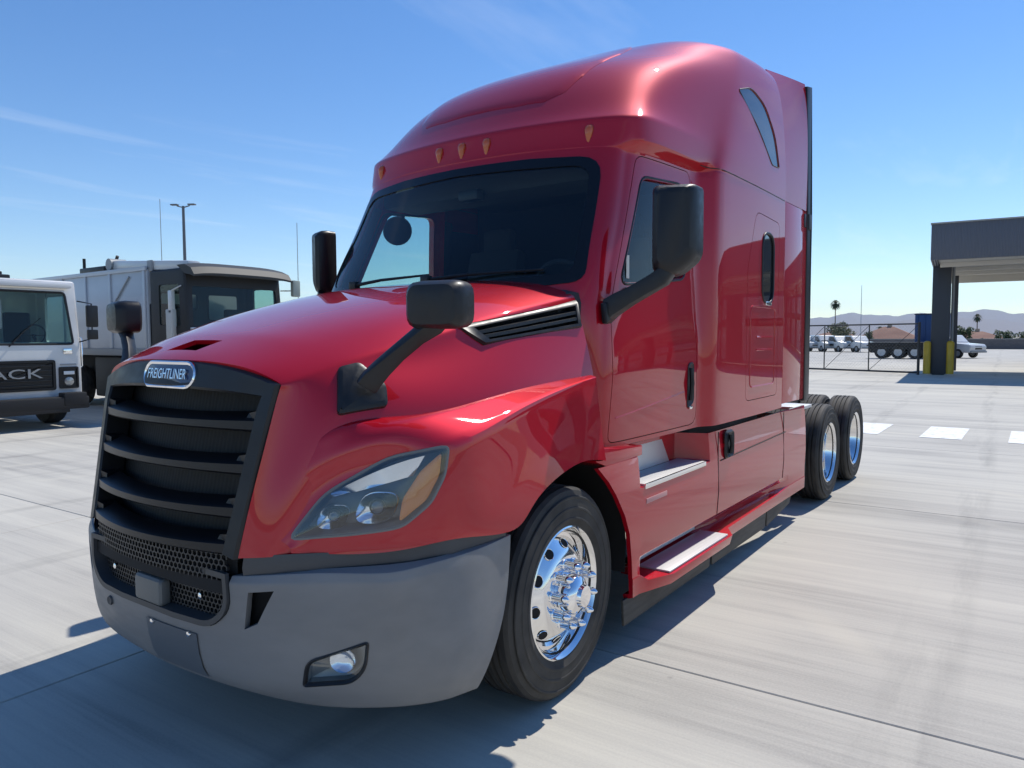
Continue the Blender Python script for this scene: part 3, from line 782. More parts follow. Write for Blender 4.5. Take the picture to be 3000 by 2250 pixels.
OPEN = rounded([(-.52,.99),(-.535,.70),(-.43,.615),(.43,.615),(.535,.70),(.52,.99)], [0,.06,.05,.05,.06,0], 4)
front = lambda c, n: n.y < -.2 or c.z > .8
cut(bb, OPEN, 'Y', lambda c, n: c.y < -1.1)
SLOT = [(.612,.778),(.712,.792),(.642,.660),(.585,.632)]
for s in (1, -1): cut(bb, [(s * x, z) for x, z in SLOT], 'Y', lambda c, n: c.y < -1.05)
BBVH = BVHTree.FromBMesh(bb)
FD = Vector((-.55, .83, 0)).normalized(); FR = Vector((.83, .55, 0)).normalized(); FC = Vector((.90, -1.17, .50))
def fg3(u, w, off=0.0):
    o = FC + FR * u + Vector((0, 0, w)) - FD
    h = BBVH.ray_cast(o, FD)[0]
    return (h if h else FC + FR * u + Vector((0, 0, w))) - FD * off
def fg2(p): d = Vector(p) - FC; return (d.dot(FR), d.z)
FP = [fg2(p) for p in [(.785,-1.225,.428),(.795,-1.205,.525),(.98,-1.08,.60),(.985,-1.11,.50),(.945,-1.14,.445)]]
FP = rounded(FP, [.008,.035,.008,.05,.05], 4)
for s_ in (1, -1):
    fr3 = (Vector((FR.x * s_, FR.y, 0)), Vector((0, 0, 1)), Vector((FD.x * s_, FD.y, 0)))
    o_ = Vector((FC.x * s_, FC.y, FC.z))
    cut(bb, [(o_.dot(fr3[0]) + u_, o_.z + w_) for u_, w_ in FP], fr3, lambda c, n, s_=s_: c.x * s_ > .5 and c.y < -.8)
rim(bb, .03)
bumper = finish(bb, 'bumper', BUMP, truck, 30)
# dark trim strip between bumper and fender
tp = [(.575,-1.325,.83,.897),(.68,-1.276,.845,.905),(.80,-1.203,.858,.914),(.97,-1.065,.868,.918),(1.09,-.95,.873,.925),(1.175,-.82,.882,.945),(1.205,-.62,.895,.935),(1.215,-.53,.905,.925)]
for sx in (1, -1):
    b = B()
    b.grid([[(sx * x, y, z1 + .012) for x, y, z0, z1 in tp], [(sx * x, y - .008, (z0 + z1) / 2) for x, y, z0, z1 in tp], [(sx * x, y - .002, z0 - .02) for x, y, z0, z1 in tp]])
    b.build('trim_strip', mat('trim_black', (.05, .053, .058), .38), bumper, 60)
# slot pockets, lower grille
for sx in (1, -1):
    b = B(); b.prism([(sx * .545, -1.285, .60), (sx * .765, -1.195, .60), (sx * .765, -1.195, .815), (sx * .545, -1.285, .80)], (0, .01, 0)); b.build('slot_pocket', DARK, bumper)
b = B()
fo = [(-.52,.84),(-.53,.70),(-.43,.615),(-.2,.613),(.2,.613),(.43,.615),(.53,.70),(.52,.84)]
fo = rounded(fo, [0, .06, .09, 0, 0, .09, .06, 0], 4)
fo = [p for i, p in enumerate(fo) if math.dist(p, fo[i - 1]) > 1e-4]
fo2 = offset_poly(fo, -.03)
def by(x): return -1.40 + .13 * x * x
b.ring([[(x, by(x) + .01, z) for x, z in fo], [(x, by(x) - .006, z) for x, z in fo], [(x, by(x) - .004, z) for x, z in offset_poly(fo, -.022)], [(x, by(x) + .05, z) for x, z in fo2]])
lg = b.build('lower_grille', DGREY, bumper, 40)
honeycomb('honeycomb_mesh', -.50, .50, .635, .755, lambda x, z: by(x) + .045, .023, .0032, lg)
b = B(); b.grid([[(x, by(x) + .075, z) for x in [-.55 + .1 * k for k in range(12)]] for z in (.60, .86)]); b.build('mesh_back', DARK, lg, recalc=False)
b = B(); b.grid([[(x, by(x) + .012, z) for x in [-.52 + .104 * k for k in range(11)]] for z in (.752, .803)]); b.build('cross_bar', DARK, lg, recalc=False)
b = B(); b.box((.01, -1.375, .688), (.205, .055, .115), None, .024, 3); b.build('radar_sensor', mat('radar_grey', (.13, .135, .13), .45), bumper)
for x in (-.32, .34): 
    b = B(); b.lathe([(.012, 0), (.012, .012), (.004, .016)], (x, by(x) + .03, .72), (0, -1, 0), 10, False, True); b.build('sensor_bolt', CHROME, lg)
# licence plate holder
def on_bumper(x, z, off):
    h = BBVH.ray_cast(Vector((x, -3, z)), Vector((0, 1, 0)))[0]
    return Vector((x, (h.y if h else by(x)) - off, z))
b = B(); xs = [.0 + .345 * k / 6 for k in range(7)]; zz = [.385, .43, .50, .575]
b.grid([[on_bumper(x, z, .006) for x in xs] for z in zz]); b.build('plate_holder', mat('plate_holder_grey', (.105, .115, .125), .38), bumper, 60)
for x in (.05, .30): b = B(); c = on_bumper(x, .567, .006); b.lathe([(.011, 0), (.010, .006), (.003, .008)], c, (0, -1, 0), 12, False, True); b.build('plate_bolt', CHROME, bumper)
b = B(); c = on_bumper(-.33, .57, .004); b.lathe([(.022, 0), (.018, .006), (.004, .002)], c, (0, -1, 0), 14, False, True); b.build('tow_hole_cap', DGREY, bumper)
# fog lamps: rubber lip, bowl, reflector and clear cover
for sx in (1, -1):
    fl = patch_build([[fg3(*p, -.02) for p in offset_poly(FP, .002)], [fg3(*p, .003) for p in offset_poly(FP, .008)], [fg3(*p, .006) for p in offset_poly(FP, .003)], [fg3(*p, -.004) for p in offset_poly(FP, -.006)], [fg3(*p, -.03) for p in offset_poly(FP, -.008)]], 'fog_light', BLACK, truck, sx, False)
    patch_build([[fg3(*p, -.006) for p in offset_poly(FP, -.006)]] + fan_patch(offset_poly(FP, -.010), -.045, 4, fg3, -.02), 'lamp_housing', mat('fog_housing', (.30, .30, .28), .3, .4), fl, sx)
    c = fg3(.015, .02, -.035)
    b = B(); b.lathe([(.052, 0), (.048, .006), (.03, -.010), (.012, -.014), (.001, -.014)], c, -FD, 24, False, True)
    for v in b.bm.verts: v.co.x *= sx
    b.build('reflector', REFL, fl)
    patch_build(fan_patch(offset_poly(FP, -.004), -.005, 4, fg3, .004), 'lens', LENS, fl, sx)
# ---------------------------------------------------------------- cab shell (doors, pillars, sleeper, roof)
CP = [
 # i0 centre front ... i2 windscreen edge, i3 pillar, i4 door front, i5 door rear, i6 flare, i7 sleeper, i8 rear edge
 [(0,.40,1.12),(.55,.42,1.12),(.98,.46,1.12),(1.075,.52,1.12),(1.115,.75,1.12),(1.135,1.72,1.12),(1.205,1.90,1.12),(1.22,2.7,1.12),(1.22,3.42,1.12)],
 [(0,.36,1.54),(.55,.38,1.54),(.98,.44,1.54),(1.088,.51,1.50),(1.13,.75,1.555),(1.137,1.72,1.63),(1.21,1.90,1.56),(1.222,2.7,1.56),(1.222,3.42,1.56)],
 [(0,.22,1.96),(.55,.28,1.96),(.99,.44,1.97),(1.068,.58,1.96),(1.10,.80,1.96),(1.112,1.73,1.96),(1.21,1.91,1.96),(1.222,2.7,1.96),(1.222,3.42,1.96)],
 [(0,.45,2.38),(.55,.505,2.38),(.965,.645,2.39),(1.045,.78,2.39),(1.082,.97,2.38),(1.10,1.75,2.38),(1.207,1.92,2.38),(1.222,2.7,2.38),(1.222,3.42,2.38)],
 [(0,.645,2.755),(.52,.695,2.755),(.93,.80,2.745),(1.012,.92,2.74),(1.055,1.10,2.745),(1.082,1.78,2.765),(1.20,1.95,2.77),(1.222,2.7,2.77),(1.222,3.42,2.77)],
 [(0,.664,2.81),(.52,.713,2.81),(.94,.828,2.80),(1.022,.94,2.80),(1.06,1.12,2.80),(1.084,1.80,2.815),(1.20,1.96,2.82),(1.222,2.7,2.82),(1.222,3.42,2.82)],
 [(0,.676,2.85),(.52,.724,2.85),(.945,.842,2.845),(1.05,.945,2.845),(1.118,1.12,2.85),(1.15,1.83,2.85),(1.205,2.0,2.85),(1.222,2.7,2.85),(1.222,3.42,2.85)],
 [(0,.692,2.965),(.51,.738,2.968),(.925,.858,2.975),(1.05,.962,2.98),(1.112,1.16,2.99),(1.155,1.86,3.0),(1.205,2.1,3.0),(1.222,2.75,3.0),(1.222,3.42,3.0)],
 [(0,.80,3.09),(.49,.845,3.09),(.87,.975,3.10),(1.0,1.11,3.12),(1.07,1.33,3.14),(1.145,1.95,3.18),(1.19,2.22,3.2),(1.212,2.8,3.22),(1.215,3.41,3.24)],
 [(0,1.10,3.405),(.45,1.13,3.40),(.80,1.27,3.40),(.95,1.44,3.42),(1.045,1.70,3.45),(1.125,2.2,3.51),(1.16,2.46,3.53),(1.185,2.93,3.56),(1.19,3.39,3.59)],
 [(0,1.65,3.665),(.42,1.67,3.662),(.72,1.78,3.665),(.88,1.94,3.68),(.985,2.15,3.71),(1.068,2.48,3.755),(1.10,2.68,3.775),(1.13,3.05,3.80),(1.138,3.37,3.82)],
 [(0,2.22,3.905),(.4,2.24,3.91),(.65,2.30,3.915),(.79,2.40,3.918),(.88,2.52,3.92),(.955,2.70,3.925),(.985,2.85,3.925),(1.015,3.10,3.93),(1.02,3.36,3.935)],
 [(0,2.60,3.985),(.3,2.64,3.987),(.45,2.72,3.99),(.53,2.80,3.99),(.59,2.90,3.99),(.64,3.02,3.992),(.66,3.12,3.993),(.68,3.23,3.994),(.69,3.36,3.995)],
 [(0,2.85,4.005),(0,2.92,4.007),(0,2.98,4.008),(0,3.04,4.009),(0,3.1,4.009),(0,3.17,4.009),(0,3.23,4.009),(0,3.29,4.009),(0,3.36,4.009)],
]
cb = cage(CP, {1: [0,0,0,.75,.5,.1,0,0], 5: [.0,.0,.3,.8,.9,.9,.6,.1], 6: [.0,.0,.3,.8,.9,.9,.6,.1], 7: [.75,.75,.75,.75,.6,.35,.1,0], 4: [0,0,0,.4,.5,.5,.3,0]},
          {5: [.5,.5,.5,.5,.5,.5,.2,0,0,0,0,0,0], 6: [.45,.45,.45,.45,.45,.4,.2,0,0,0,0,0,0], 3: [.3,.3,.3,.3,.3,.2,.1,0,0,0,0,0,0]}, 3, True, 3, (0, 2.0, 2.2))
sd = lambda c, n: abs(c.x) > .93 and abs(n.x) > .3
DOOR = rounded([(.555,1.145),(.60,1.88),(.66,2.03),(1.005,2.775),(1.71,2.795),(1.72,1.145)], [.05,.1,.1,.06,.06,.10], 3)
DWIN = rounded([(.725,2.02),(1.045,2.645),(1.575,2.685),(1.585,2.10),(1.0,2.04)], [.06,.06,.06,.08,.10], 4)
HATCH = rounded([(2.47,1.24),(2.47,2.20),(2.66,2.66),(3.26,2.64),(3.26,1.24)], [.07,.08,.08,.06,.06], 3)
SWIN = rounded([(2.82,1.99),(2.82,2.52),(3.10,2.52),(3.10,1.99)], .125, 5)
RWIN = rounded([(2.40,3.49),(2.66,3.57),(2.92,3.50),(3.13,3.31),(3.22,3.08),(3.03,3.07),(2.74,3.27)], [.03,.08,.08,.08,.02,.03,.08], 3)
WS = rounded([(-1.0,2.02),(-.925,2.735),(-.5,2.758),(0,2.762),(.5,2.758),(.925,2.735),(1.0,2.02),(.5,1.97),(-.5,1.97)], [.07,.12,.0,.0,.0,.12,.07,0,0], 4)
fr_ = lambda c, n: n.y < -.35 and 1.7 < c.z < 2.9
# door skins
db = cb.copy(); cut(db, offset_poly(DOOR, -.005), 'X', sd, True); cut(db, DWIN, 'X', sd)
hb2 = cb.copy(); cut(hb2, offset_poly(HATCH, -.005), 'X', sd, True); cut(hb2, SWIN, 'X', sd)
gw = cb.copy(); cut(gw, offset_poly(WS, .006), 'Y', fr_, True)
sg = cb.copy(); cut(sg, offset_poly(DWIN, .01), 'X', sd, True)
sw = cb.copy(); cut(sw, offset_poly(SWIN, .0), 'X', sd, True)
rw = cb.copy(); cut(rw, offset_poly(RWIN, .0), 'X', sd, True)
PANEL = [(0,.845),(.28,.853),(.48,.885),(.585,.96),(.625,1.10),(.63,1.35),(.60,1.65),(.54,1.95),(.42,2.18),(.2,2.28),(0,2.30)]
PANEL = PANEL + [(-x, y) for x, y in PANEL[-2:0:-1]]
pb = cb.copy(); cut(pb, PANEL, (Vector((1,0,0)), Vector((0,1,0)), Vector((0,0,1))), lambda c, n: c.z > 3.0 and n.z > .1, True)
# shell with the openings
cut(cb, DOOR, 'X', sd); cut(cb, HATCH, 'X', sd); cut(cb, WS, 'Y', fr_); cut(cb, RWIN, 'X', sd)
lin = cb.copy()
CREF = lambda p: Vector((0, min(max(p.y, 1.3), 3.0), 2.2))
rim(cb, .035, CREF)
cabin = finish(cb, 'cab_shell', RED, truck, 30)
# raised roof panel: border stays on the skin, the inside stands proud
pb.normal_update()
edge_v = {v for e in pb.edges if len(e.link_faces) == 1 for v in e.verts}
ring2 = {e.other_vert(v) for v in edge_v for e in v.link_edges} - edge_v
nvs = {v: v.normal.copy() for v in pb.verts}
for v, n in nvs.items(): v.co += n * (.0012 if v in edge_v else (.005 if v in ring2 else .008))
rim(pb, .006)
finish(pb, 'roof_panel', RED, cabin, 70)
# inner lining: same openings, 5 cm inside
lin.normal_update(); nv = {v: v.normal.copy() for v in lin.verts}
for v, n in nv.items(): v.co -= (n if n.dot(v.co - Vector((0, min(max(v.co.y, 1.4), 3.0), 2.2))) > 0 else -n) * .05
bmesh.ops.delete(lin, geom=[f for f in lin.faces if f.calc_center_median().z > 2.66], context='FACES')
bmesh.ops.reverse_faces(lin, faces=lin.faces[:])
finish(lin, 'cab_lining', TRIM, cabin, 40)

# seams: hairline dark beads set into the skin
_bm = bmesh.new(); _bm.from_mesh(cabin.data); CBVH = BVHTree.FromBMesh(_bm); _bm.free()
SEAM = mat('seam_dark', (.012, .004, .005), .7)
def side_pts(yz, sx, off=0.0, bv=CBVH):
    r = []
    for y, z in yz:
        h = bv.ray_cast(Vector((sx * 3, y, z)), Vector((-sx, 0, 0)))[0]
        if h is not None: r.append(h + Vector((sx * off, 0, 0)))
    return r
def seam(name, yz, parent, w=.004, bv=CBVH):
    for sx in (1, -1):
        p = side_pts(yz, sx, -.001, bv)
        if len(p) > 1: b = B(); b.tube(p, w, 6); b.build(name, SEAM, parent, 60)
def dense(pts, step=.06):
    r = []
    for a, c in zip(pts[:-1], pts[1:]):
        n = max(1, int(math.dist(a, c) / step))
        r += [(a[0] + (c[0] - a[0]) * k / n, a[1] + (c[1] - a[1]) * k / n) for k in range(n)]
    return r + [pts[-1]]
seam('roof_seam', dense([(1.75,2.842),(2.3,2.842),(3.40,2.842)]), cabin)

# doors
for sx in (1, -1):
    d = db.copy(); split_side(d, sx); rim(d, .05, CREF)
    door = finish(d, 'door', RED, truck, 30)
    g = sg.copy(); split_side(g, sx)
    g.normal_update(); nn = {v: v.normal.copy() for v in g.verts}
    for v, n in nn.items(): v.co -= n * .018
    finish(g, 'door_window', SGLASS, door, 60)
    # window seal
    def on_side(y, z, off=0.0):
        return Vector((sx * (1.10 + off), y, z)) if True else None
    # black seal ring
    _b2 = bmesh.new(); _b2.from_mesh(door.data); dbv = BVHTree.FromBMesh(_b2); _b2.free()
    op = offset_poly(DWIN, .010)
    def dpt(y, z, off):
        h = dbv.ray_cast(Vector((sx * 3, y, z)), Vector((-sx, 0, 0)))[0]
        if h is None or abs(h.x) < .9: h = Vector((sx * (1.112 - max(0, z - 1.96) * .07), y, z))
        return h + Vector((sx * off, 0, 0))
    b = B(); b.tube([dpt(y, z, -.003) for y, z in op + [op[0]]], .009, 8, False); b.build('window_seal', BLACK, door, 60)
    # handle: recess and lever
    hp = rounded([(1.565,1.25),(1.565,1.55),(1.665,1.56),(1.675,1.29)], .04, 4)
    b = B(); c2 = (1.62, 1.41)
    b.ring([[dpt(y, z, .003) for y, z in hp], [dpt(y, z, .007) for y, z in offset_poly(hp, -.006)], [dpt(y, z, -.0) for y, z in offset_poly(hp, -.02)]], False, True)
    hd = b.build('handle', BLACK, door, 40)
    b = B(); b.tube([dpt(1.60, 1.52, .012), dpt(1.598, 1.42, .022), dpt(1.60, 1.31, .012)], [.012, .016, .012], 8); b.build('lever', GRILLE, hd)
    b = B(); b.box(dpt(1.615, 1.262, .008), (.012, .05, .022), None, .005); b.build('lock_cover', CHROME, hd)
    # lower character crease
    b = B(); b.tube([dpt(.62 + .9 * k / 10, 1.28 + .09 * k / 10, -.0035) for k in range(11)], .006, 6); b.build('moulding', RED, door)
    # pale sticker in the window corner
    if sx > 0:
        b = B(); b.box((1.078, .825, 2.115), (.002, .035, .13)); b.build('window_sticker', mat('sticker', (.55, .6, .58), .6), door)
    # hatch (luggage door)
    hh = hb2.copy(); split_side(hh, sx); rim(hh, .03, CREF)
    hatch = finish(hh, 'luggage_door', RED, truck, 30)
    hin = rounded([(2.56,1.34),(2.56,1.95),(3.17,1.95),(3.17,1.34)], .05, 3)
    _b2 = bmesh.new(); _b2.from_mesh(hatch.data); hbv = BVHTree.FromBMesh(_b2); _b2.free()
    def hpt(y, z, off):
        h = hbv.ray_cast(Vector((sx * 3, y, z)), Vector((-sx, 0, 0)))[0]
        return (h if h is not None else Vector((sx * 1.22, y, z))) + Vector((sx * off, 0, 0))
    b = B(); b.tube([hpt(y, z, -.004) for y, z in dense(hin + [hin[0]], .08)], .0085, 6, False); b.build('pressed_frame', RED, hatch)
    for zz_ in (1.72, 1.62): b = B(); b.tube([hpt(2.70 + .4 * k / 5, zz_, -.003) for k in range(6)], .009, 6); b.build('pressed_rib', RED, hatch)
    w_ = sw.copy(); split_side(w_, sx); w_.normal_update(); nn = {v: v.normal.copy() for v in w_.verts}
    for v, n in nn.items(): v.co -= n * .006
    win = finish(w_, 'sleeper_window', PRIV, hatch, 60)
    so = offset_poly(SWIN, .012)
    b = B(); b.tube([hpt(y, z, 0) for y, z in offset_poly(SWIN, .006) + [offset_poly(SWIN, .006)[0]]], .011, 8, False); b.build('window_frame', BLACK, win, 60)
    b = B(); b.box(hpt(2.97, 1.98, .006), (.012, .14, .03), None, .005); b.build('window_latch', CHROME, win)
    r_ = rw.copy(); split_side(r_, sx); r_.normal_update(); nn = {v: v.normal.copy() for v in r_.verts}
    for v, n in nn.items(): v.co -= n * .004
    rwn = finish(r_, 'roof_window', ROOFGL, truck, 60)
    b = B(); rp = side_pts(offset_poly(RWIN, .004), sx, .001, CBVH)
    b.tube(rp + [rp[0]], .004, 6, False); b.build('window_seal', DGREY, rwn, 60)
# windscreen: black fritted border and glass
frit = gw.copy(); inn = rounded([(-.945,2.06),(-.88,2.69),(0,2.715),(.88,2.69),(.945,2.06),(0,2.0)], [.08,.10,0,.10,.08,0], 4)
cut(frit, inn, 'Y', lambda c, n: True)
frit.normal_update(); nn = {v: v.normal.copy() for v in frit.verts}
for v, n in nn.items(): v.co += n * .006
rim(frit, .02)
ws = finish(gw, 'windshield', GLASS, truck, 60)
finish(frit, 'windshield_border', FRIT, ws, 60)
_bm = bmesh.new(); _bm.from_mesh(ws.data); WBVH = BVHTree.FromBMesh(_bm); _bm.free()
def wpt(x, z, off):
    h = WBVH.ray_cast(Vector((x, -3, z)), Vector((0, 1, 0)))
    return h[0] + h[1] * (off if h[1].y < 0 else -off)
# wipers
for x0, x1 in ((-.52, .10), (.12, .80)):
    b = B(); b.tube([wpt(x0, 2.035, .05), wpt(x0 + (x1 - x0) * .4, 2.06, .035), wpt(x1, 2.075, .02)], [.012, .009, .006], 8)
    wp = b.build('wiper', BLACK, truck)
    b = B(); b.box((wpt(x0, 2.035, .05)), (.06, .05, .05), None, .012); b.build('wiper_pivot', BLACK, wp)
# marker lamps on the visor
_bm = bmesh.new(); _bm.from_mesh(cabin.data); CBVH = BVHTree.FromBMesh(_bm); _bm.free()
for x in (-.835, -.19, 0, .19, .835):
    h = CBVH.ray_cast(Vector((x, -2, 2.92)), Vector((0, 1, 0)))[0]; h2 = CBVH.ray_cast(Vector((x, -2, 2.845)), Vector((0, 1, 0)))[0]
    b = B(); rows = []
    for t, w, d in ((-.22, .012, .004), (-.1, .024, .022), (.2, .027, .030), (.6, .020, .020), (1.05, .008, .004), (1.2, .002, -.004)):
        p = h.lerp(h2, t)
        rows.append([p + Vector((w * math.cos(a), -d * max(0, math.sin(a)) + (.01 if math.sin(a) < -.1 else 0), 0)) for a in [2 * math.pi * k / 12 for k in range(12)]])
    b.ring(rows, True, True); b.build('marker_lamp', AMBERD, truck, 50)

# ---------------------------------------------------------------- interior
inter = B(); inter.box((0, .62, 1.86), (2.0, .62, .22), None, .07); inter.box((0, .45, 1.72), (1.95, .4, .3))
dash = inter.build('dashboard', TRIM, truck)
b = B(); b.box((.52, .90, 1.96), (.46, .20, .16), None, .05); b.build('instrument_hood', TRIM, dash)
b = B(); cw = Vector((.52, 1.10, 2.0)); ax = Vector((0, -.85, -.5)).normalized(); u = Vector((1, 0, 0)); w = ax.cross(u)
b.tube([cw + (u * math.cos(a) + w * math.sin(a)) * .225 for a in [2 * math.pi * k / 28 for k in range(29)]], .016, 8, False)
for a in (.3, 2.84, 4.7): b.tube([cw, cw + (u * math.cos(a) + w * math.sin(a)) * .22], .014, 6)
b.lathe([(.07, -.02), (.07, .03), (.02, .04)], cw, ax, 16, True, True); b.build('steering_wheel', SEAT, truck)
for sx in (1, -1):
    b = B(); b.box((sx * .55, 1.45, 1.72), (.52, .52, .16), None, .06); st = b.build('seat', SEAT, truck)
    b = B(); b.box((sx * .55, 1.74, 2.08), (.50, .15, .66), Matrix.Rotation(rad(-10), 3, 'X'), .06); b.build('backrest', SEAT, st)
    b = B(); b.box((sx * .55, 1.82, 2.48), (.28, .11, .20), None, .05); b.build('headrest', SEAT, st)
b = B(); b.box((0, 2.35, 2.2), (2.36, .03, 2.0)); b.build('sleeper_curtain', SEAT, truck)
b = B(); b.box((0, 1.65, 2.83), (1.92, 1.3, .03)); b.build('headliner', TRIM, truck)
b = B(); b.box((0, 1.5, 1.35), (2.1, 1.9, .06)); b.build('cab_floor', TRIM, truck)
b = B(); b.box((0, 1.05, 2.72), (1.8, .35, .16), None, .04); b.build('overhead_console', TRIM, truck)
b = B(); b.box((-.02, .80, 2.63), (.16, .09, .07), None, .02); b.build('windshield_camera', BLACK, truck)

# ---------------------------------------------------------------- side extenders
for sx in (1, -1):
    E0 = [(1.215,3.425,2.848),(1.213,3.42,3.15),(1.185,3.39,3.5),(1.135,3.35,3.78),(1.075,3.31,3.915)]
    E1 = [(1.225,3.85,2.848),(1.223,3.85,3.2),(1.208,3.83,3.55),(1.175,3.82,3.83),(1.14,3.80,3.965)]
    E2 = [(1.228,4.10,2.848),(1.228,4.10,3.2),(1.224,4.10,3.55),(1.212,4.09,3.84),(1.19,4.08,3.98)]
    g = cage([E0, E1, E2], {}, {}, 2, False, 2, (0, 3.8, 3.3)); rim(g, .03)
    for v in g.verts: v.co.x *= sx
    if sx < 0: bmesh.ops.reverse_faces(g, faces=g.faces[:])
    ex = finish(g, 'side_extender', RED, truck, 30)
    b = B(); b.prism([(1.19,3.428,1.15),(1.19,3.428,2.844),(1.195,4.10,2.844),(1.195,4.10,1.15)], (.032, 0, 0)); b.bevel(.008)
    for v in b.bm.verts: v.co.x *= sx
    b.build('lower_panel', RED, ex)
    b = B(); b.prism([(1.185,4.09,1.13),(1.185,4.09,2.84),(1.165,4.07,3.955),(1.165,4.24,3.99),(1.185,4.255,2.84),(1.185,4.255,1.13)], (.052, 0, 0)); b.bevel(.008)
    for v in b.bm.verts: v.co.x *= sx
    b.build('rubber_edge', BLACK, ex)
    b = B(); b.box((sx * 1.226, 4.03, 2.76), (.014, .06, .12), None, .004); b.build('hinge', BLACK, ex)
    b = B(); b.box((sx * 1.238, 4.16, 2.76), (.02, .10, .14), None, .006); b.build('hinge_cap', DGREY, ex)
# back wall of the sleeper
b = B(); b.prism([(-1.2,3.40,1.12),(1.2,3.40,1.12),(1.2,3.40,3.2),(1.1,3.37,3.75),(.9,3.36,3.9),(0,3.36,3.96),(-.9,3.36,3.9),(-1.1,3.37,3.75),(-1.2,3.40,3.2)], (0, .02, 0)); b.build('sleeper_back', RED, truck)
b = B(); b.box((0, 2.2, 1.115), (2.10, 2.4, .03)); b.build('sleeper_floor', DARK, truck)

# ---------------------------------------------------------------- side skirts and steps
def skirt(sx):
    ys = [None, .74, .80, 1.0, 1.72, 1.80, 2.0, 2.14, 2.9, 3.45, 3.72, 4.285]
    LOW = (0, 0, .9, 1, 1, 1, 1, .75, .55, .35, 0, 0); OUT = (0, 0, .25, 1, 1, 1, 1, .12, .05, 0, 0, 0)
    FYT = [(1.09, .25), (1.05, .30), (.975, .385), (.89, .462), (.77, .548), (.66, .60), (.5, .64), (.29, .655), (0, .655)]
    def fy(z):
        for (z1, y1), (z0, y0) in zip(FYT[:-1], FYT[1:]):
            if z >= z0: return y1 + (y0 - y1) * (z1 - z) / (z1 - z0)
        return .655
    def prof(k):
        st1 = k in (2, 3, 4); low = LOW[k]; ot = OUT[k]
        tops = 1.06 if k < 2 else 1.075
        xr = .985 if st1 else 1.205
        zr = .885
        return [(1.19 if not st1 else .985, tops), (1.20 if not st1 else .985, .975), (xr, zr + .012) if st1 else (1.205, zr + .012), (1.205, zr), (1.21, .77), (1.212, .66), (1.205, .50), (1.205 - .165 * low, .455 - .06 * low), (1.205 - .165 * low, .40 - .04 * low), (1.208 + .090 * ot, .395 - .04 * low), (1.205 + .075 * ot, .29), (1.15, .275)]
    rows = []
    for k, y in enumerate(ys):
        rows.append([(sx * x, fy(z) if y is None else y, z) for x, z in prof(k)])
    b = B(); b.grid(rows); b.recalc(); b.bevel(.010, 22, 2)
    bm = b.bm
    outward(bm, (0, 2.2, .6))
    rim(bm, .025)
    sk = finish(bm, 'side_skirt', RED, truck, 40)
    b = B(); b.prism([(sx * 1.0, y, z) for y, z in ((.27, 1.095), (.40, 1.05), (.80, 1.062), (.80, 1.118), (.52, 1.135), (.30, 1.16))], (sx * .188, 0, 0)); b.bevel(.008); b.build('cowl_panel', RED, sk)
    # bright step plates
    b = B(); b.box((sx * 1.105, 1.26, .893), (.205, .92, .014), None, .004); s1 = b.build('upper_step', ALU, sk)
    b = B(); b.box((sx * 1.205, 1.26, .885), (.012, .92, .030), None, .004); b.build('step_nosing', CHROME, s1)
    b = B(); b.prism([(sx * .992, .80, .90), (sx * .992, 1.60, .90), (sx * .975, 1.50, 1.075), (sx * .975, .74, 1.075)], (sx * .008, 0, 0)); b.build('step_riser', mat('brushed_aluminium', (.62,.63,.65), .38, 1.0), s1)
    b = B(); b.box((sx * 1.18, 1.47, .364), (.20, .98, .012), None, .004); s2 = b.build('lower_step', ALU, sk)
    b = B(); b.prism([(sx * 1.045, .88, .375), (sx * 1.045, 1.93, .375), (sx * 1.035, 1.93, .43), (sx * 1.035, .88, .43)], (sx * .008, 0, 0)); b.build('step_riser', MATS['brushed_aluminium'], s2)
    # latch
    lp = rounded([(2.06,.865),(2.06,1.065),(2.235,1.065),(2.235,.865)], .05, 4)
    b = B(); b.ring([[(sx * 1.212, y, z) for y, z in lp], [(sx * 1.226, y, z) for y, z in offset_poly(lp, -.012)], [(sx * 1.215, y, z) for y, z in offset_poly(lp, -.03)]], False, True); la = b.build('latch', BLACK, sk, 40)
    b = B(); b.tube([(sx * 1.224, 2.15, 1.03), (sx * 1.236, 2.15, .96), (sx * 1.224, 2.15, .90)], .014, 8); b.build('lever', GRILLE, la)
    for y in (1.955, 3.55):
        b = B(); b.tube([(sx * 1.2045, y, 1.07), (sx * 1.205, y, .89), (sx * 1.212, y, .66), (sx * 1.205, y - .01, .50)], .0035, 6); b.build('panel_seam', SEAM, sk)
    b = B(); b.tube([(sx * 1.208, 2.0 + 1.6 * k / 6, .865 + .005 * k) for k in range(7)], .004, 6); b.build('moulding', SEAM, sk)
    # reflective chip
    b = B(); b.box((sx * 1.209, .95, .80), (.006, .28, .028), None, .002); b.build('reflective_strip', mat('pale_red_chip', (.55, .26, .25), .4), sk)
    # rubber strip in three lengths
    for y0, y1 in ((.60, 1.93), (1.945, 3.2), (3.215, 3.95)):
        d0, d1 = (.13, .13) if y1 < 3.3 else (.13, .20)
        b = B(); b.prism([(sx * 1.175, y0, .285), (sx * 1.175, y1, .285), (sx * 1.165, y1 - .01, d1), (sx * 1.165, y0 + .03, d0)], (sx * -.015, 0, 0)); b.bevel(.004); b.build('rubber_strip', SKIRTRUB, sk)
    return sk
skirt(1); skirt(-1)

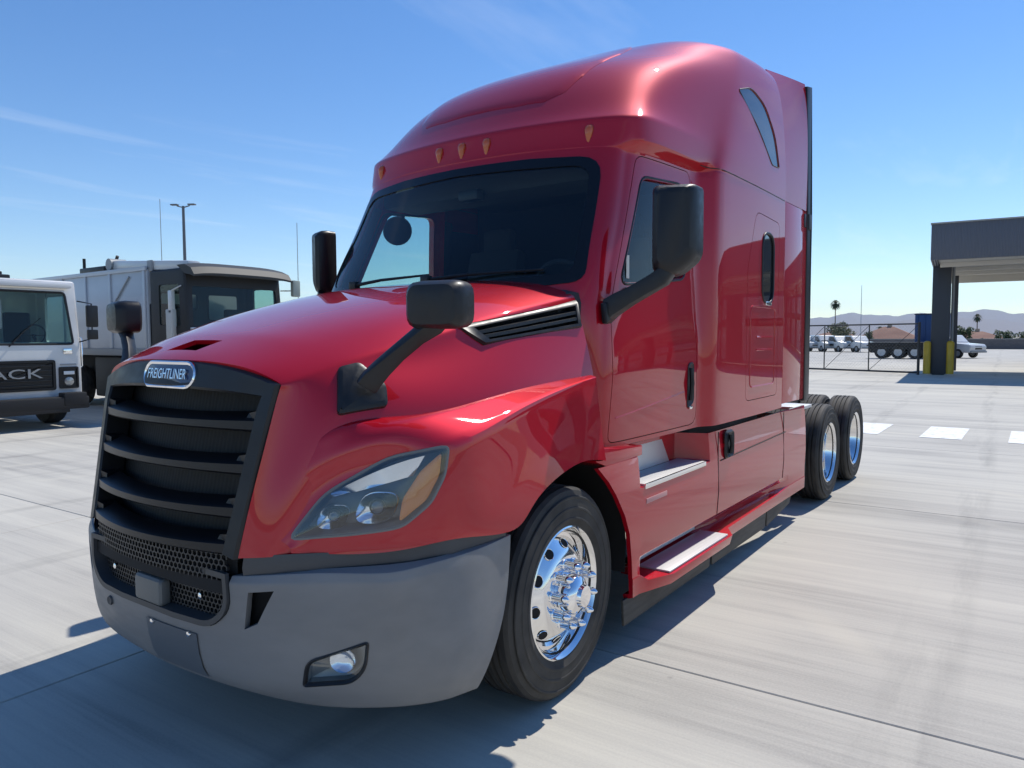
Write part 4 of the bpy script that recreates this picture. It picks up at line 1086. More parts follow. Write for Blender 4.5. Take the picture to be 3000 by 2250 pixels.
# ---------------------------------------------------------------- mirrors
def rrect(w, h, r, n=4): return rounded([(-w / 2, -h / 2), (w / 2, -h / 2), (w / 2, h / 2), (-w / 2, h / 2)], r, n)
for sx in (1, -1):
    # cab mirror: tall housing
    b = B(); rows = []
    outl = rounded([(1.295,2.045),(1.40,2.04),(1.505,2.13),(1.505,2.515),(1.295,2.515)], [.05,.04,.05,.035,.035], 4)
    cx, cz = 1.405, 2.29
    for y, k in ((.665, .55), (.677, .80), (.705, .95), (.745, 1.0), (.82, 1.0), (.825, .97), (.817, .92)):
        rows.append([(sx * (cx + (x - cx) * k), y + .36 * (x - cx), cz + (z - cz) * (k if k > .96 else (k + 1) / 2)) for x, z in outl])
    b.ring(rows, True, True); mh = b.build('mirror', BLACK, truck, 35)
    b = B(); b.poly([(sx * (cx + (x - cx) * .93), .822 + .36 * (x - cx), cz + (z - cz) * .93) for x, z in outl]); b.build('mirror_glass', MIRR, mh)
    b = B(); rows = []
    path = [(1.085,.56,1.86,.075,.05),(1.14,.575,1.90,.065,.045),(1.22,.60,1.945,.055,.04),(1.30,.65,2.0,.055,.04),(1.37,.70,2.055,.06,.04),(1.405,.745,2.12,.05,.03)]
    for x, y, z, h, t in path:
        rows.append([(sx * x, y - t, z - h), (sx * x, y + t, z - h), (sx * x, y + t, z + h * .8), (sx * x, y - t, z + h * .8)])
    b.ring(rows, True, True); b.bevel(.015); b.build('mirror_arm', BLACK, mh, 35)
    b = B(); b.prism([(sx * 1.09,.50,1.79),(sx * 1.09,.70,1.90),(sx * 1.09,.78,2.0),(sx * 1.085,.60,1.93),(sx * 1.08,.50,1.90)], (sx * .035, 0, 0)); b.bevel(.01); b.build('mirror_base', BLACK, mh, 35)
    # hood mirror
    b = B(); rows = []
    outl = rrect(.245, .18, .055)
    c = Vector((1.155, -.865, 1.842))
    fw = Vector((.22, -.975, -.02)).normalized(); rg = Vector((.975, .22, 0)).normalized()
    for d, k in ((.075, .50), (.068, .80), (.045, .95), (.01, 1.0), (-.05, .97), (-.06, .9)):
        rows.append([c + fw * d + rg * (x * k) + Vector((0, 0, z * k + .02 * (x / .1) * 0)) for x, z in outl])
    b.ring([[M_(p, sx) for p in r] for r in rows], True, True); hm = b.build('hood_mirror', BLACK, truck, 35)
    b = B(); b.poly([M_(c - fw * .062 + rg * x * .85 + Vector((0, 0, z * .85)), sx) for x, z in outl]); b.build('mirror_glass', MIRR, hm)
    # arm: flat blade from the hood side up to the head
    arm = [(Vector((.892,-.995,1.53)), .058, .018), (Vector((.912,-.98,1.565)), .055, .024), (Vector((.94,-.955,1.605)), .048, .024), (Vector((.995,-.925,1.662)), .042, .022), (Vector((1.07,-.895,1.725)), .042, .022), (Vector((1.135,-.875,1.768)), .05, .026), (Vector((1.155,-.865,1.80)), .055, .03)]
    rows = []
    for k, (p, w, t) in enumerate(arm):
        d = (arm[min(k + 1, len(arm) - 1)][0] - arm[max(k - 1, 0)][0]).normalized()
        sidev = Vector((.55, .83, 0)).normalized(); sidev = (sidev - d * sidev.dot(d)).normalized(); nn_ = d.cross(sidev)
        rows.append([p + sidev * w * .75 + nn_ * t, p - sidev * w * .75 + nn_ * t, p - sidev * w * .75 - nn_ * t, p + sidev * w * .75 - nn_ * t])
    b = B(); b.ring([[M_(p, sx) for p in r] for r in rows], True, True); b.bevel(.012, 20); b.build('mirror_arm', BLACK, hm, 35)
    # foot plate on the hood
    fp = rounded([(-1.11,1.425),(-.90,1.45),(-.89,1.53),(-.985,1.62),(-1.08,1.60)], .02, 3)
    rows = []
    for off, k in ((.0, 1.0), (.02, .96), (.026, .8)):
        r = []
        for y, z in (offset_poly(fp, -(1 - k) * .1)):
            h = HBVH.ray_cast(Vector((3, y - .9, z)), Vector((-2.1, .9, 0)).normalized())
            p = h[0] if h[0] else Vector((.83, y, z))
            r.append(M_(p + h[1] * (off + .002), sx))
        rows.append(r)
    b = B(); b.ring(rows, False, True); b.build('mirror_foot', BLACK, hm, 35)
# look-down mirror over the passenger window
b = B(); b.lathe([(.02, -.04), (.09, -.035), (.115, 0), (.11, .02), (.02, .03)], (-1.17, 1.30, 2.565), (.75, -.6, -.3), 24, True, True); b.tube([(-1.17, 1.30, 2.6), (-1.09, 1.32, 2.73)], .02); b.build('look_down_mirror', BLACK, truck)

# ---------------------------------------------------------------- chassis
ch = B()
for sx in (1, -1): ch.box((sx * .43, 3.0, .96), (.08, 7.9, .27))
for y in (-.6, 1.2, 3.0, 4.6, 6.8): ch.box((0, y, .96), (.82, .12, .2))
chassis = ch.build('chassis_frame', STEEL, truck)
b = B(); b.box((0, .1, .72), (1.5, 1.1, .6), None, .08); b.build('engine_block', STEEL, chassis)
b = B(); b.box((0, -1.0, 1.2), (1.0, .1, .6)); b.build('radiator', DARK, chassis)
b = B(); b.tube([(-.95, 0, .50), (.95, 0, .50)], .07); b.build('front_axle', STEEL, chassis)
for y in (5.248, 6.568):
    b = B(); b.tube([(-.9, y, .505), (.9, y, .505)], .10); b.lathe([(.05, -.25), (.22, -.15), (.25, 0), (.22, .15), (.05, .25)], (0, y, .505), (1, 0, 0), 20, True, True); b.build('drive_axle', STEEL, chassis)
b = B(); b.box((0, 5.9, 1.17), (.95, .9, .05)); b.lathe([(.15, 0), (.46, 0), (.46, .06), (.15, .06)], (0, 5.9, 1.2), (0, 0, 1), 28); b.build('fifth_wheel', STEEL, truck)
for sx in (1, -1):
    b = B(); b.box((sx * .78, 2.9, .62), (.36, 2.1, .5), None, .1); b.build('fuel_tank', STEEL, chassis)
    b = B(); b.box((sx * .98, 4.50, 1.035), (.36, .42, .03), None, .006); b.build('deck_plate', ALU, chassis)
    # inner wheel house
    b = B(); rows = []
    for k in range(15):
        a = rad(-12 + 204 * k / 14)
        rows.append([(sx * x, -.0 + .66 * math.cos(a), .56 + .64 * math.sin(a)) for x in (.62, 1.16)])
    b.grid(rows); b.prism([(sx * .62, .66 * math.cos(rad(360 * k / 24)), .60 + .64 * math.sin(rad(360 * k / 24))) for k in range(24)], (sx * -.01, 0, 0)); b.build('wheel_house', DARK, truck, recalc=False)
    b = B(); b.box((sx * .95, 4.40, .62), (.46, .02, .7)); b.build('splash_guard', RUBBER, truck)

# ---------------------------------------------------------------- wheels
def tyre_profile(R, w):
    h = w / 2
    return [(.285, -h * .70), (.30, -h * .86), (.345, -h * .98), (.40, -h * 1.0), (R - .055, -h * .95), (R - .018, -h * .86), (R - .004, -h * .74), (R, -h * .5), (R, h * .5), (R - .004, h * .74), (R - .018, h * .86), (R - .055, h * .95), (.462, h * .97), (.458, h * 1.0), (.452, h * 1.0), (.448, h * .975), (.41, h * .99), (.406, h * 1.015), (.398, h * 1.015), (.394, h * .995), (.36, h * .985), (.357, h * 1.0), (.350, h * 1.0), (.345, h * .975), (.30, h * .86), (.285, h * .70)]
def make_tyre(name, cx, cy, w, parent, sx, steer=0.0, R=.505):
    # grooved tread: circumferential channels
    pr = tyre_profile(R, w); h = w / 2
    tread = []
    for g in (-.62, -.22, .22, .62):
        c = g * h * .8
        tread += [(R, c - .012), (R - .014, c - .008), (R - .014, c + .008), (R, c + .012)]
    pr = pr[:8] + tread + pr[8:]
    b = B(); b.lathe(pr, (0, 0, 0), (sx, 0, 0), 64)
    rot = Matrix.Rotation(steer, 4, 'Z')
    for v in b.bm.verts: v.co = rot @ v.co + Vector((cx, cy, R))
    return b.build(name, RUBBER, parent, 30)
def front_wheel(sx, steer):
    R = .505; xc = sx * 1.045
    root = make_tyre('wheel', xc, 0, .285, truck, sx, steer)
    rot = Matrix.Rotation(steer, 4, 'Z')
    def place(b):
        for v in b.bm.verts: v.co = rot @ v.co + Vector((xc, 0, R))
        return b
    ax = (sx, 0, 0)
    b = B(); b.lathe([(.27, -.12), (.285, .085), (.312, .118), (.318, .128), (.310, .132), (.295, .118), (.286, .095), (.278, .072), (.262, .070), (.245, .082), (.205, .112), (.178, .128), (.165, .130), (.12, .130), (.10, .12)], (0, 0, 0), ax, 64)
    # ten hand holes
    for k in range(10):
        a = 2 * math.pi * (k + .25) / 10; c = Vector((sx * .0895, .229 * math.cos(a), .229 * math.sin(a)))
    rimo = place(b).build('rim', CHROME, root, 40)
    for k in range(10):
        a = 2 * math.pi * (k + .25) / 10
        rr = Vector((0, math.cos(a), math.sin(a))); tg = Vector((0, -math.sin(a), math.cos(a)))
        n = (Vector((sx * .75, 0, 0)) + rr * .55).normalized(); v_ = n.cross(tg)
        c = rr * .228 + Vector((sx * .0955, 0, 0))
        b = B(); rows = []
        for d, q in ((.002, 1.16), (.0045, 1.08), (.0035, 1.0), (.003, .5)):
            rows.append([c + n * d + (tg * math.cos(t) * .027 + v_ * math.sin(t) * .0235) * q for t in [2 * math.pi * j / 18 for j in range(18)]])
        b.mi = 0; b.ring(rows[:3])
        b.mi = 1; b.ring(rows[2:], False, True)
        place(b).build('hand_hole', [CHROME, DARK], rimo, 60, recalc=True)
    # hub and lug nut caps
    b = B(); b.lathe([(.105, .115), (.10, .15), (.092, .185), (.085, .20), (.055, .215), (.05, .235), (.02, .24), (.002, .24)], (0, 0, 0), ax, 32, False, True)
    place(b).build('hub_cap', CHROME2, root, 40)
    for k in range(10):
        a = 2 * math.pi * (k + .75) / 10; c = Vector((0, .1425 * math.cos(a), .1425 * math.sin(a)))
        b = B(); b.lathe([(.026, .128), (.026, .137), (.0205, .142), (.0195, .185), (.0205, .19), (.015, .208), (.006, .222), (.001, .224)], c, ax, 12, False, True)
        place(b).build('lug_nut_cap', CHROME2, root, 40)
    b = B(); b.lathe([(.10, -.10), (.20, -.10), (.20, .06), (.10, .06)], (0, 0, 0), ax, 24); place(b).build('brake_drum', DARK, root)
    return root
front_wheel(1, rad(1.9)); front_wheel(-1, rad(1.9))
def drive_wheel(sx, cy):
    R = .505; xo = sx * 1.085; w = .285
    root = make_tyre('wheel', xo, cy, w, truck, sx)
    make_tyre('inner_tyre', sx * .76, cy, w, root, sx)
    b = B(); b.lathe([(.27, -.14), (.285, .09), (.312, .122), (.318, .132), (.310, .135), (.296, .12), (.282, .085), (.270, .01), (.262, -.03), (.235, -.055), (.17, -.075), (.12, -.075)], (xo, cy, R), (sx, 0, 0), 56)
    rimo = b.build('rim', CHROME, root, 40)
    b = B(); b.lathe([(.125, -.09), (.125, .02), (.115, .05), (.08, .06), (.001, .06)], (xo, cy, R), (sx, 0, 0), 28, False, True); b.build('hub_cap', CHROME, root, 40)
    for k in range(10):
        a = 2 * math.pi * k / 10; c = Vector((xo, cy + .1425 * math.cos(a), R + .1425 * math.sin(a)))
        b = B(); b.lathe([(.018, -.075), (.018, -.03), (.006, -.015)], c, (sx, 0, 0), 8, False, True); b.build('lug_nut', CHROME, root, 40)
for y in (5.248, 6.568):
    for sx in (1, -1): drive_wheel(sx, y)
# rear axle fairing light bar and exhaust
b = B(); b.box((0, 6.98, .90), (1.0, .08, .16), None, .02); b.build('rear_light_bar', STEEL, chassis)
# ================================================================== white trucks parked on the left
WHITE = mat('white_paint', (.62, .63, .62), .35, 0, .6)
vary(WHITE, (.58, .585, .575), (.66, .665, .655), 3, 4)
BODYW = mat('body_white', (.60, .63, .66), .4, 0, .3)
vary(BODYW, (.45, .48, .51), (.57, .60, .63), 1.6, 6)
TGLASS = glassmat('truck_glass', (.55, .72, .68), 0, 1.5, .0)
TINT = mat('pale_interior', (.30, .34, .33), .8)
LGREY = mat('light_grey', (.30, .31, .31), .5)
def wheel_simple(cx, cy, R, w, parent, rimmat=LGREY, axis=(0, 1, 0)):
    b = B(); h = w / 2
    b.lathe([(R * .58, -h * .8), (R * .65, -h), (R * .93, -h), (R, -h * .7), (R, h * .7), (R * .93, h), (R * .65, h), (R * .58, h * .8)], (cx, cy, R), axis, 32)
    o = b.build('wheel', RUBBER, parent, 40)
    b = B(); b.lathe([(R * .6, -h * .8), (R * .6, h * .75), (R * .52, h * .6), (R * .3, h * .35), (R * .28, h * .7), (.01, h * .75)], (cx, cy, R), axis, 24, True, True); b.build('rim', rimmat, o, 40)
    return o
def cab_box(x0, x1, hw, z0, z1, rake, bev, nseg=3):
    """bevelled hollow cab with raked front; local x forward"""
    b = B()
    pts = [(x0, z0), (x1, z0), (x1, z0 + (z1 - z0) * .44), (x1 - rake, z1), (x0, z1)]
    b.prism([(x, -hw, z) for x, z in pts], (0, 2 * hw, 0)); b.recalc(); b.bevel(bev, 20, nseg)
    bmesh.ops.recalc_face_normals(b.bm, faces=b.bm.faces[:])
    return b.bm
def pane(poly, axis, off, name, m, parent, xf=None):
    b = B()
    if axis == 'x': b.poly([(xf(p[1]) if xf else off, p[0], p[1]) for p in poly])
    else: b.poly([(p[0], off, p[1]) for p in poly])
    return b.build(name, m, parent, smooth=False)

# ---- cab-over with the black grille, cut by the left edge of the picture
t1 = tag(empty('garbage_truck', (-12.75, 2.83, 0)), 'white cab over truck with black grille and big windshield at the left edge', 'truck', 'white trucks parked on the left')
bm = cab_box(-1.95, 0, 1.24, .56, 2.90, .16, .07)
fx = lambda z: 0 - .16 * max(0, (z - 1.59)) / 1.31
WSP = rounded([(-1.10, 1.64), (1.10, 1.64), (1.02, 2.66), (-1.02, 2.66)], .07, 3)
cut(bm, WSP, 'X', lambda c, n: n.x > .6)
cut(bm, rounded([(-.55, 1.95), (.55, 1.95), (.55, 2.6), (-.55, 2.6)], .05, 3), 'X', lambda c, n: n.x < -.6)
SIDEW = rounded([(-1.45, 1.68), (-.25, 1.62), (-.32, 2.62), (-1.45, 2.62)], .07, 3)
cut(bm, SIDEW, 'Y', lambda c, n: abs(n.y) > .6)
rim(bm, .05)
c1 = finish(bm, 'cab', WHITE, t1, 30)
pane(offset_poly(WSP, .01), 'x', 0, 'windshield', TGLASS, c1, lambda z: fx(z) - .02)
for s in (1, -1):
    dr = B(); op = rounded([(-1.5, .75), (-.14, .75), (-.22, 2.72), (-1.5, 2.72)], .06, 3)
    dr.tube([(x, s * 1.241, z) for x, z in op + [op[0]]], .006, 6, False); dr.build('door_gap', DARK, c1)
    pane(offset_poly(SIDEW, .01), 'y', s * 1.22, 'side_window', TGLASS, c1)
b = B(); b.tube([(fx(z) - .004, y, z) for y, z in WSP + [WSP[0]]], .022, 8, False); b.build('windshield_seal', BLACK, c1)
b = B(); b.box((-.06, 0, 2.79), (.14, 2.2, .10), None, .03); b.build('visor', WHITE, c1)
b = B(); b.box((-.95, 0, 1.30), (1.7, 2.3, .06)); b.build('floor', TRIM, t1)
b = B(); b.box((-.30, 0, 1.60), (.40, 2.28, .16), None, .05); b.build('dashboard', TINT, t1)
for s in (1, -1):
    b = B(); b.box((-1.1, s * .62, 1.55), (.5, .5, .14), None, .05); st = b.build('seat', SEAT, t1)
    b = B(); b.box((-1.38, s * .62, 1.95), (.14, .48, .68), None, .05); b.build('backrest', SEAT, st)
b = B(); cw = Vector((-.62, .62, 1.82)); u = Vector((0, 1, 0)); w = Vector((.35, 0, .94)).normalized()
b.tube([cw + (u * math.cos(a) + w * math.sin(a)) * .22 for a in [2 * math.pi * k / 24 for k in range(25)]], .016, 6, False); b.tube([cw - u * .2, cw + u * .2], .014, 6); b.tube([cw, cw + Vector((.25, 0, -.25))], .03, 8); b.build('steering_wheel', SEAT, t1)
# grille with letters
b = B(); gp_ = rounded([(-.74, .74), (.74, .74), (.74, 1.33), (-.74, 1.33)], .05, 3)
b.ring([[(.002, y, z) for y, z in gp_], [(.03, y, z) for y, z in gp_], [(.03, y, z) for y, z in offset_poly(gp_, -.05)], [(.004, y, z) for y, z in offset_poly(gp_, -.06)]], False, True)
gr = b.build('grille', GRILLE, t1, 40)
for k in range(5):
    b = B(); b.box((.022, 0, .84 + .095 * k), (.03, 1.34, .022), None, .004); b.build('grille_bar', BLACK, gr)
text_mesh('grille_lettering', 'MACK', .36, LGREY, gr, Matrix(((0, 0, 1, .046), (1, 0, 0, -.13), (0, 1, 0, 1.065), (0, 0, 0, 1))) @ Matrix.Diagonal((1.25, .72, 1, 1)), .008)
for s in (1, -1):
    b = B(); hp = rounded([(s * .80, .76), (s * 1.16, .76), (s * 1.16, 1.19), (s * .80, 1.19)], .03, 2)
    b.ring([[(.003, y, z) for y, z in hp], [(.035, y, z) for y, z in hp], [(.035, y, z) for y, z in offset_poly(hp, -.03)], [(.008, y, z) for y, z in offset_poly(hp, -.035)]], False, True); hl_ = b.build('headlight', GRILLE, t1, 40)
    b = B(); b.box((.03, s * .98, 1.07), (.02, .20, .07), None, .01); b.build('upper_lamp', mat('lamp_white', (.7, .72, .72), .2), hl_)
    b = B(); b.lathe([(.09, 0), (.085, .02), (.05, .03), (.001, .032)], (.012, s * .98, .90), (1, 0, 0), 18, False, True); b.build('lower_lamp', FOG, hl_)
    b = B(); b.box((.0, s * .98, 1.235), (.02, .3, .03), None, .006); b.build('marker_strip', LGREY, hl_)
    b = B(); b.tube([(-.02, s * 1.2, 2.5), (.1, s * 1.42, 2.45), (.1, s * 1.42, 1.75), (-.02, s * 1.22, 1.68)], .015, 6); ma = b.build('mirror_arm', BLACK, t1)
    b = B(); b.box((.09, s * 1.43, 2.2), (.09, .22, .44), None, .03); b.build('mirror', BLACK, ma)
    b = B(); b.box((.09, s * 1.43, 1.83), (.09, .2, .2), None, .03); b.build('lower_mirror', BLACK, ma)
    wheel_simple(-1.05, s * 1.05, .52, .32, t1)
    wheel_simple(-5.2, s * 1.0, .52, .5, t1); wheel_simple(-6.55, s * 1.0, .52, .5, t1)
for y0, y1 in ((-.75, -.15), (-.05, .55)):
    b = B(); b.tube([(.03, y0, 1.60), (fx(1.9) + .03, y0 + .25, 1.86), (fx(2.3) + .012, y1, 2.15)], [.014, .01, .006], 6); b.build('wiper', BLACK, t1)
b = B(); b.box((.16, 0, .49), (.36, 2.42, .24), None, .03); bp_ = b.build('bumper', STEEL, t1)
b = B(); b.box((.20, 0, .36), (.26, 1.7, .10), None, .02); b.build('bumper_lip', STEEL, bp_)
for s in (1, -1): b = B(); b.box((.22, s * .95, .56), (.28, .42, .26), None, .03); b.build('bumper_end', STEEL, bp_)
b = B(); b.box((-4.4, 0, .85), (7.6, .9, .3)); b.build('chassis_frame', STEEL, t1)
b = B(); b.box((-3.6, 0, .80), (4.2, 1.7, .8), None, .04); b.build('underbody', DARK, t1)
b = B(); b.box((-5.3, 0, 2.05), (5.4, 2.44, 2.0), None, .06); b.build('refuse_body', BODYW, t1)
b = B(); b.box((-1.7, -.2, 2.98), (.9, 1.4, .14), None, .03); b.box((-2.2, .4, 3.05), (.3, .5, .25), None, .03); b.build('roof_equipment', BLACK, t1)
for s in (1, -1):
    b = B(); b.tube([(-.12, s * 1.25, 1.15), (-.10, s * 1.30, 1.2), (-.12, s * 1.30, 1.75), (-.14, s * 1.25, 1.8)], .015, 6); b.build('grab_rail', CHROME, t1)
    b = B(); b.box((-1.38, s * 1.255, 1.30), (.16, .03, .05), None, .01); b.build('door_handle', BLACK, t1)
b = B(); b.box((.012, .98, 1.50), (.01, .16, .10), None, .003); b.build('badge_plate', CHROME, t1)
b = B(); b.box((-1.0, 1.16, .72), (1.2, .12, .34), None, .03); b.build('step_box', STEEL, t1)
b = B(); b.lathe([(.22, -.3), (.24, -.25), (.24, .25), (.22, .3)], (-2.35, 1.0, .75), (1, 0, 0), 20, True, True); b.build('air_tank', CHROME, t1)

# ---- refuse truck with the pale box body
t2 = tag(empty('garbage_truck', (-12.1, 7.25, 0)), 'pale grey box bodied refuse truck with dark visored cab behind the red hood', 'truck', 'white trucks parked on the left')
bm = cab_box(-1.55, 0, 1.25, .85, 3.30, .12, .09)
WSP = rounded([(-1.12, 2.02), (1.12, 2.02), (1.08, 2.90), (-1.08, 2.90)], .06, 3)
cut(bm, WSP, 'X', lambda c, n: n.x > .6)
cut(bm, rounded([(-1.0, 2.2), (-.1, 2.2), (-.1, 2.8), (-1.0, 2.8)], .05, 3), 'X', lambda c, n: n.x < -.6)
cut(bm, rounded([(.2, 2.2), (1.0, 2.2), (1.0, 2.8), (.2, 2.8)], .05, 3), 'X', lambda c, n: n.x < -.6)
SW = rounded([(-1.15, 2.05), (-.28, 2.0), (-.33, 2.95), (-1.15, 2.95)], .06, 3)
cut(bm, SW, 'Y', lambda c, n: abs(n.y) > .6)
rim(bm, .05)
CABD = mat('cab_dark', (.012, .013, .015), .55)
c2_ = finish(bm, 'cab', CABD, t2, 30)
fx2 = lambda z: -.12 * max(0, (z - 1.93)) / 1.37
pane(offset_poly(WSP, .01), 'x', 0, 'windshield', TGLASS, c2_, lambda z: fx2(z) - .02)
for s in (1, -1): pane(offset_poly(SW, .01), 'y', s * 1.23, 'side_window', TGLASS, c2_)
b = B(); rows = []
for k in range(13):
    y = -1.27 + 2.54 * k / 12; e = 1 - (abs(y) / 1.27) ** 4
    rows.append([(-.35, y, 3.36 + .05 * e), (-.05, y, 3.36 + .06 * e), (.20, y, 3.27 + .06 * e), (.32, y, 3.12 + .06 * e), (.315, y, 3.08 + .05 * e), (.18, y, 3.12), (-.05, y, 3.16)])
b.ring(rows, True, True); b.build('sun_visor', mat('visor_smoke', (.03, .031, .031), .6), c2_, 30)
b = B(); b.box((.02, 0, 1.94), (.10, 2.4, .10), None, .03); b.build('cowl', WHITE, c2_)
b = B(); b.box((.05, 0, 1.35), (.08, 1.7, .8), None, .04); b.build('grille', GRILLE, t2)
b = B(); b.box((.15, 0, .62), (.34, 2.48, .36), None, .04); b.build('bumper', STEEL, t2)
b = B(); b.box((-.35, 0, 2.0), (.4, 2.3, .1)); b.build('dashboard', TRIM, t2)
for s in (1, -1): b = B(); b.box((-1.1, s * .62, 2.05), (.16, .5, .8), None, .05); b.build('seat', SEAT, t2)
b = B(); b.box((-.55, -1.30, 2.55), (.14, .10, .52), None, .03); b.tube([(-.2, -1.27, 2.9), (-.5, -1.32, 2.8)], .015, 6); b.build('mirror', WHITE, t2)
b = B(); b.box((-.60, -1.29, 2.02), (.26, .12, .75), None, .03); b.build('mirror_box', mat('pale_plastic', (.55, .55, .52), .5), t2)
b = B(); b.box((.22, 1.45, 2.95), (.12, .22, .40), None, .04); b.tube([(-.1, 1.25, 2.9), (.2, 1.45, 2.9)], .015, 6); b.build('far_mirror', mat('pale_green_plastic', (.30, .34, .30), .5), t2)
b = B(); b.box((-4.7, 0, 2.42), (6.1, 2.48, 1.86), None, .05); bd = b.build('refuse_body', BODYW, t2)
for x in (-1.75, -3.35, -4.6, -5.9, -7.6):
    b = B(); b.box((x, -1.255, 2.42), (.10, .05, 1.80), None, .012); b.build('body_rib', BODYW, bd)
b = B(); b.box((-4.7, -1.26, 3.36), (6.1, .06, .10), None, .012); b.build('top_rail', BODYW, bd)
b = B(); b.box((-4.7, -1.262, 1.42), (6.1, .06, .16), None, .012); b.build('bottom_rail', LGREY, bd)
b = B(); b.tube([(-3.2, -1.27, 2.55), (-2.4, -1.27, 3.2)], .02, 6); b.build('hydraulic_line', LGREY, bd)
b = B(); b.box((-1.85, -1.0, 3.45), (3.5, .30, .22), Matrix.Rotation(rad(3.5), 3, 'Y'), .05); ar = b.build('lift_arm', WHITE, t2)
b = B(); b.box((-1.62, -1.17, 3.42), (.22, .06, .26), None, .03); b.build('arm_joint', LGREY, ar)
b = B(); b.tube([(-3.5, -1.20, 3.56), (-3.5, -.8, 3.56)], .15, 16); b.build('arm_pivot', LGREY, ar)
b = B(); b.box((-4.6, -.2, 3.48), (1.3, 1.8, .18), None, .04); hp_ = b.build('hopper_rim', BLACK, t2)
for x, z in ((-5.4, 3.85), (-3.9, 3.8)): b = B(); b.tube([(x, -.9, 3.45), (x + (.25 if z < 3.84 else 0), -.9, z)], .04, 8); b.build('hopper_post', STEEL, hp_)
b = B(); b.box((-5.0, 0, 1.0), (8.4, 1.0, .3)); b.build('chassis_frame', STEEL, t2)
b = B(); b.box((-3.1, -.95, .80), (2.6, .5, 1.0), None, .06); b.build('tank', STEEL, t2)
b = B(); b.box((-4.4, 0, .85), (5.8, 1.5, .9), None, .04); b.build('underbody', DARK, t2)
b = B(); b.box((-1.55, -.9, 1.75), (.35, .6, 1.6), None, .03); b.build('engine_stack', DARK, t2)
for s in (1, -1):
    for x in (-.95, -5.6, -6.95): wheel_simple(x, s * 1.03, .53, .34, t2, STEEL)

# ================================================================== light pole and masts on the left
POLE = mat('galvanised', (.12, .13, .145), .5, .2)
lp = tag(empty('street_lamp', (-44.7, 25.25, 0)), 'tall twin head parking lot lamp above the white truck', 'street lamp')
b = B(); b.tube([(0, 0, 0), (0, 0, 10.8)], [.14, .09], 10); b.build('pole', POLE, lp)
for s in (1, -1):
    d = Vector((.86, .5, 0)) * s
    b = B(); b.tube([(0, 0, 10.7), d * .45 + Vector((0, 0, 10.82))], .04, 6); arm_ = b.build('arm', POLE, lp)
    b = B(); b.box(d * .62 + Vector((0, 0, 10.90)), (.5, .3, .09), Matrix.Rotation(rad(30), 3, 'Z'), .03); b.build('lamp_head', POLE, arm_)
for loc, h, lab in (((-55.8, 29.8, 0), 13.2, 'thin mast left of the twin head lamp'), ((-46.6, 36.2, 0), 11.2, 'thin mast right of the refuse truck cab'), ((-12.84, 84.7, 0), 7.3, 'thin pole standing beyond the gate')):
    o = tag(empty('mast', loc), lab, 'pole')
    b = B(); b.tube([(0, 0, 0), (0, 0, h)], [.04, .025], 8); b.build('pole', mat('mast_grey', (.28, .32, .36), .5), o)
    b = B(); b.lathe([(.16, 0), (.16, .03), (.06, .05)], (0, 0, 0), (0, 0, 1), 12, True, True); b.build('base_plate', POLE, o)
# ================================================================== canopy building on the right
FASC = mat('fascia_metal', (.105, .115, .14), .5, .1)
_w = N(FASC, 'ShaderNodeTexWave'); _w.wave_type = 'BANDS'; _w.bands_direction = 'X'; _w.inputs['Scale'].default_value = 3.2
L(FASC, objco(FASC), _w.inputs['Vector']); bump(FASC, _w.outputs['Fac'], .6, .03)
SOFF = mat('soffit_cream', (.62, .60, .55), .7)
COLM = mat('column_dark', (.035, .04, .05), .45)
cn_ = tag(empty('canopy', (-.7, 31.5, 0), rad(4.5)), 'dark grey drive through canopy on columns at the right edge', 'canopy')
X1 = 34.0
b = B(); b.box((X1 / 2, .12, 5.53), (X1, .24, 1.44), None, .02); b.build('front_fascia', FASC, cn_)
b = B(); b.box((.12, 5.3, 5.53), (.24, 10.1, 1.44), None, .02); b.build('side_fascia', FASC, cn_)
b = B(); b.box((X1 / 2, 10.5, 5.53), (X1, .24, 1.44), None, .02); b.build('rear_fascia', FASC, cn_)
b = B(); b.box((X1 / 2, .11, 6.275), (X1 + .06, .34, .06), None, .01); b.build('roof_flashing', LGREY, cn_)
for k in range(4):
    for y in (3.9, 6.7): b = B(); b.box((1.6 + 3 * k, y, 4.865), (.9, .35, .06), None, .01); b.build('soffit_light', WHITE, cn_)
b = B(); b.box((X1 / 2 + .1, 5.3, 4.92), (X1 - .3, 10.2, .06)); b.build('soffit', SOFF, cn_)
b = B(); b.box((X1 / 2, 5.3, 6.1), (X1 - .2, 10.2, .1)); b.build('roof_deck', LGREY, cn_)
for y in (2.6, 5.3, 8.0): b = B(); b.box((X1 / 2, y, 4.80), (X1 - .6, .30, .18), None, .02); b.build('soffit_beam', SOFF, cn_)
b = B(); b.box((X1 / 2 + .2, 10.2, 4.68), (X1 - .8, .25, .42)); b.build('rear_beam', SOFF, cn_)
for x in (.36, 10.0, 20.0):
    b = B(); b.box((x + .02, 3.55, 2.44), (.72, .72, 4.88), None, .02); b.build('column', COLM, cn_)
    b = B(); b.tube([(x + .46, 3.6, .1), (x + .46, 3.6, 4.8)], .06, 10); b.build('downpipe', LGREY, cn_)
    b = B(); b.box((x + .52, 8.4, 2.44), (.30, .30, 4.88), None, .02); b.build('column', COLM, cn_)
YEL = mat('bollard_yellow', (.55, .36, .02), .45)
vary(YEL, (.48, .31, .02), (.60, .40, .03), 4, 5)
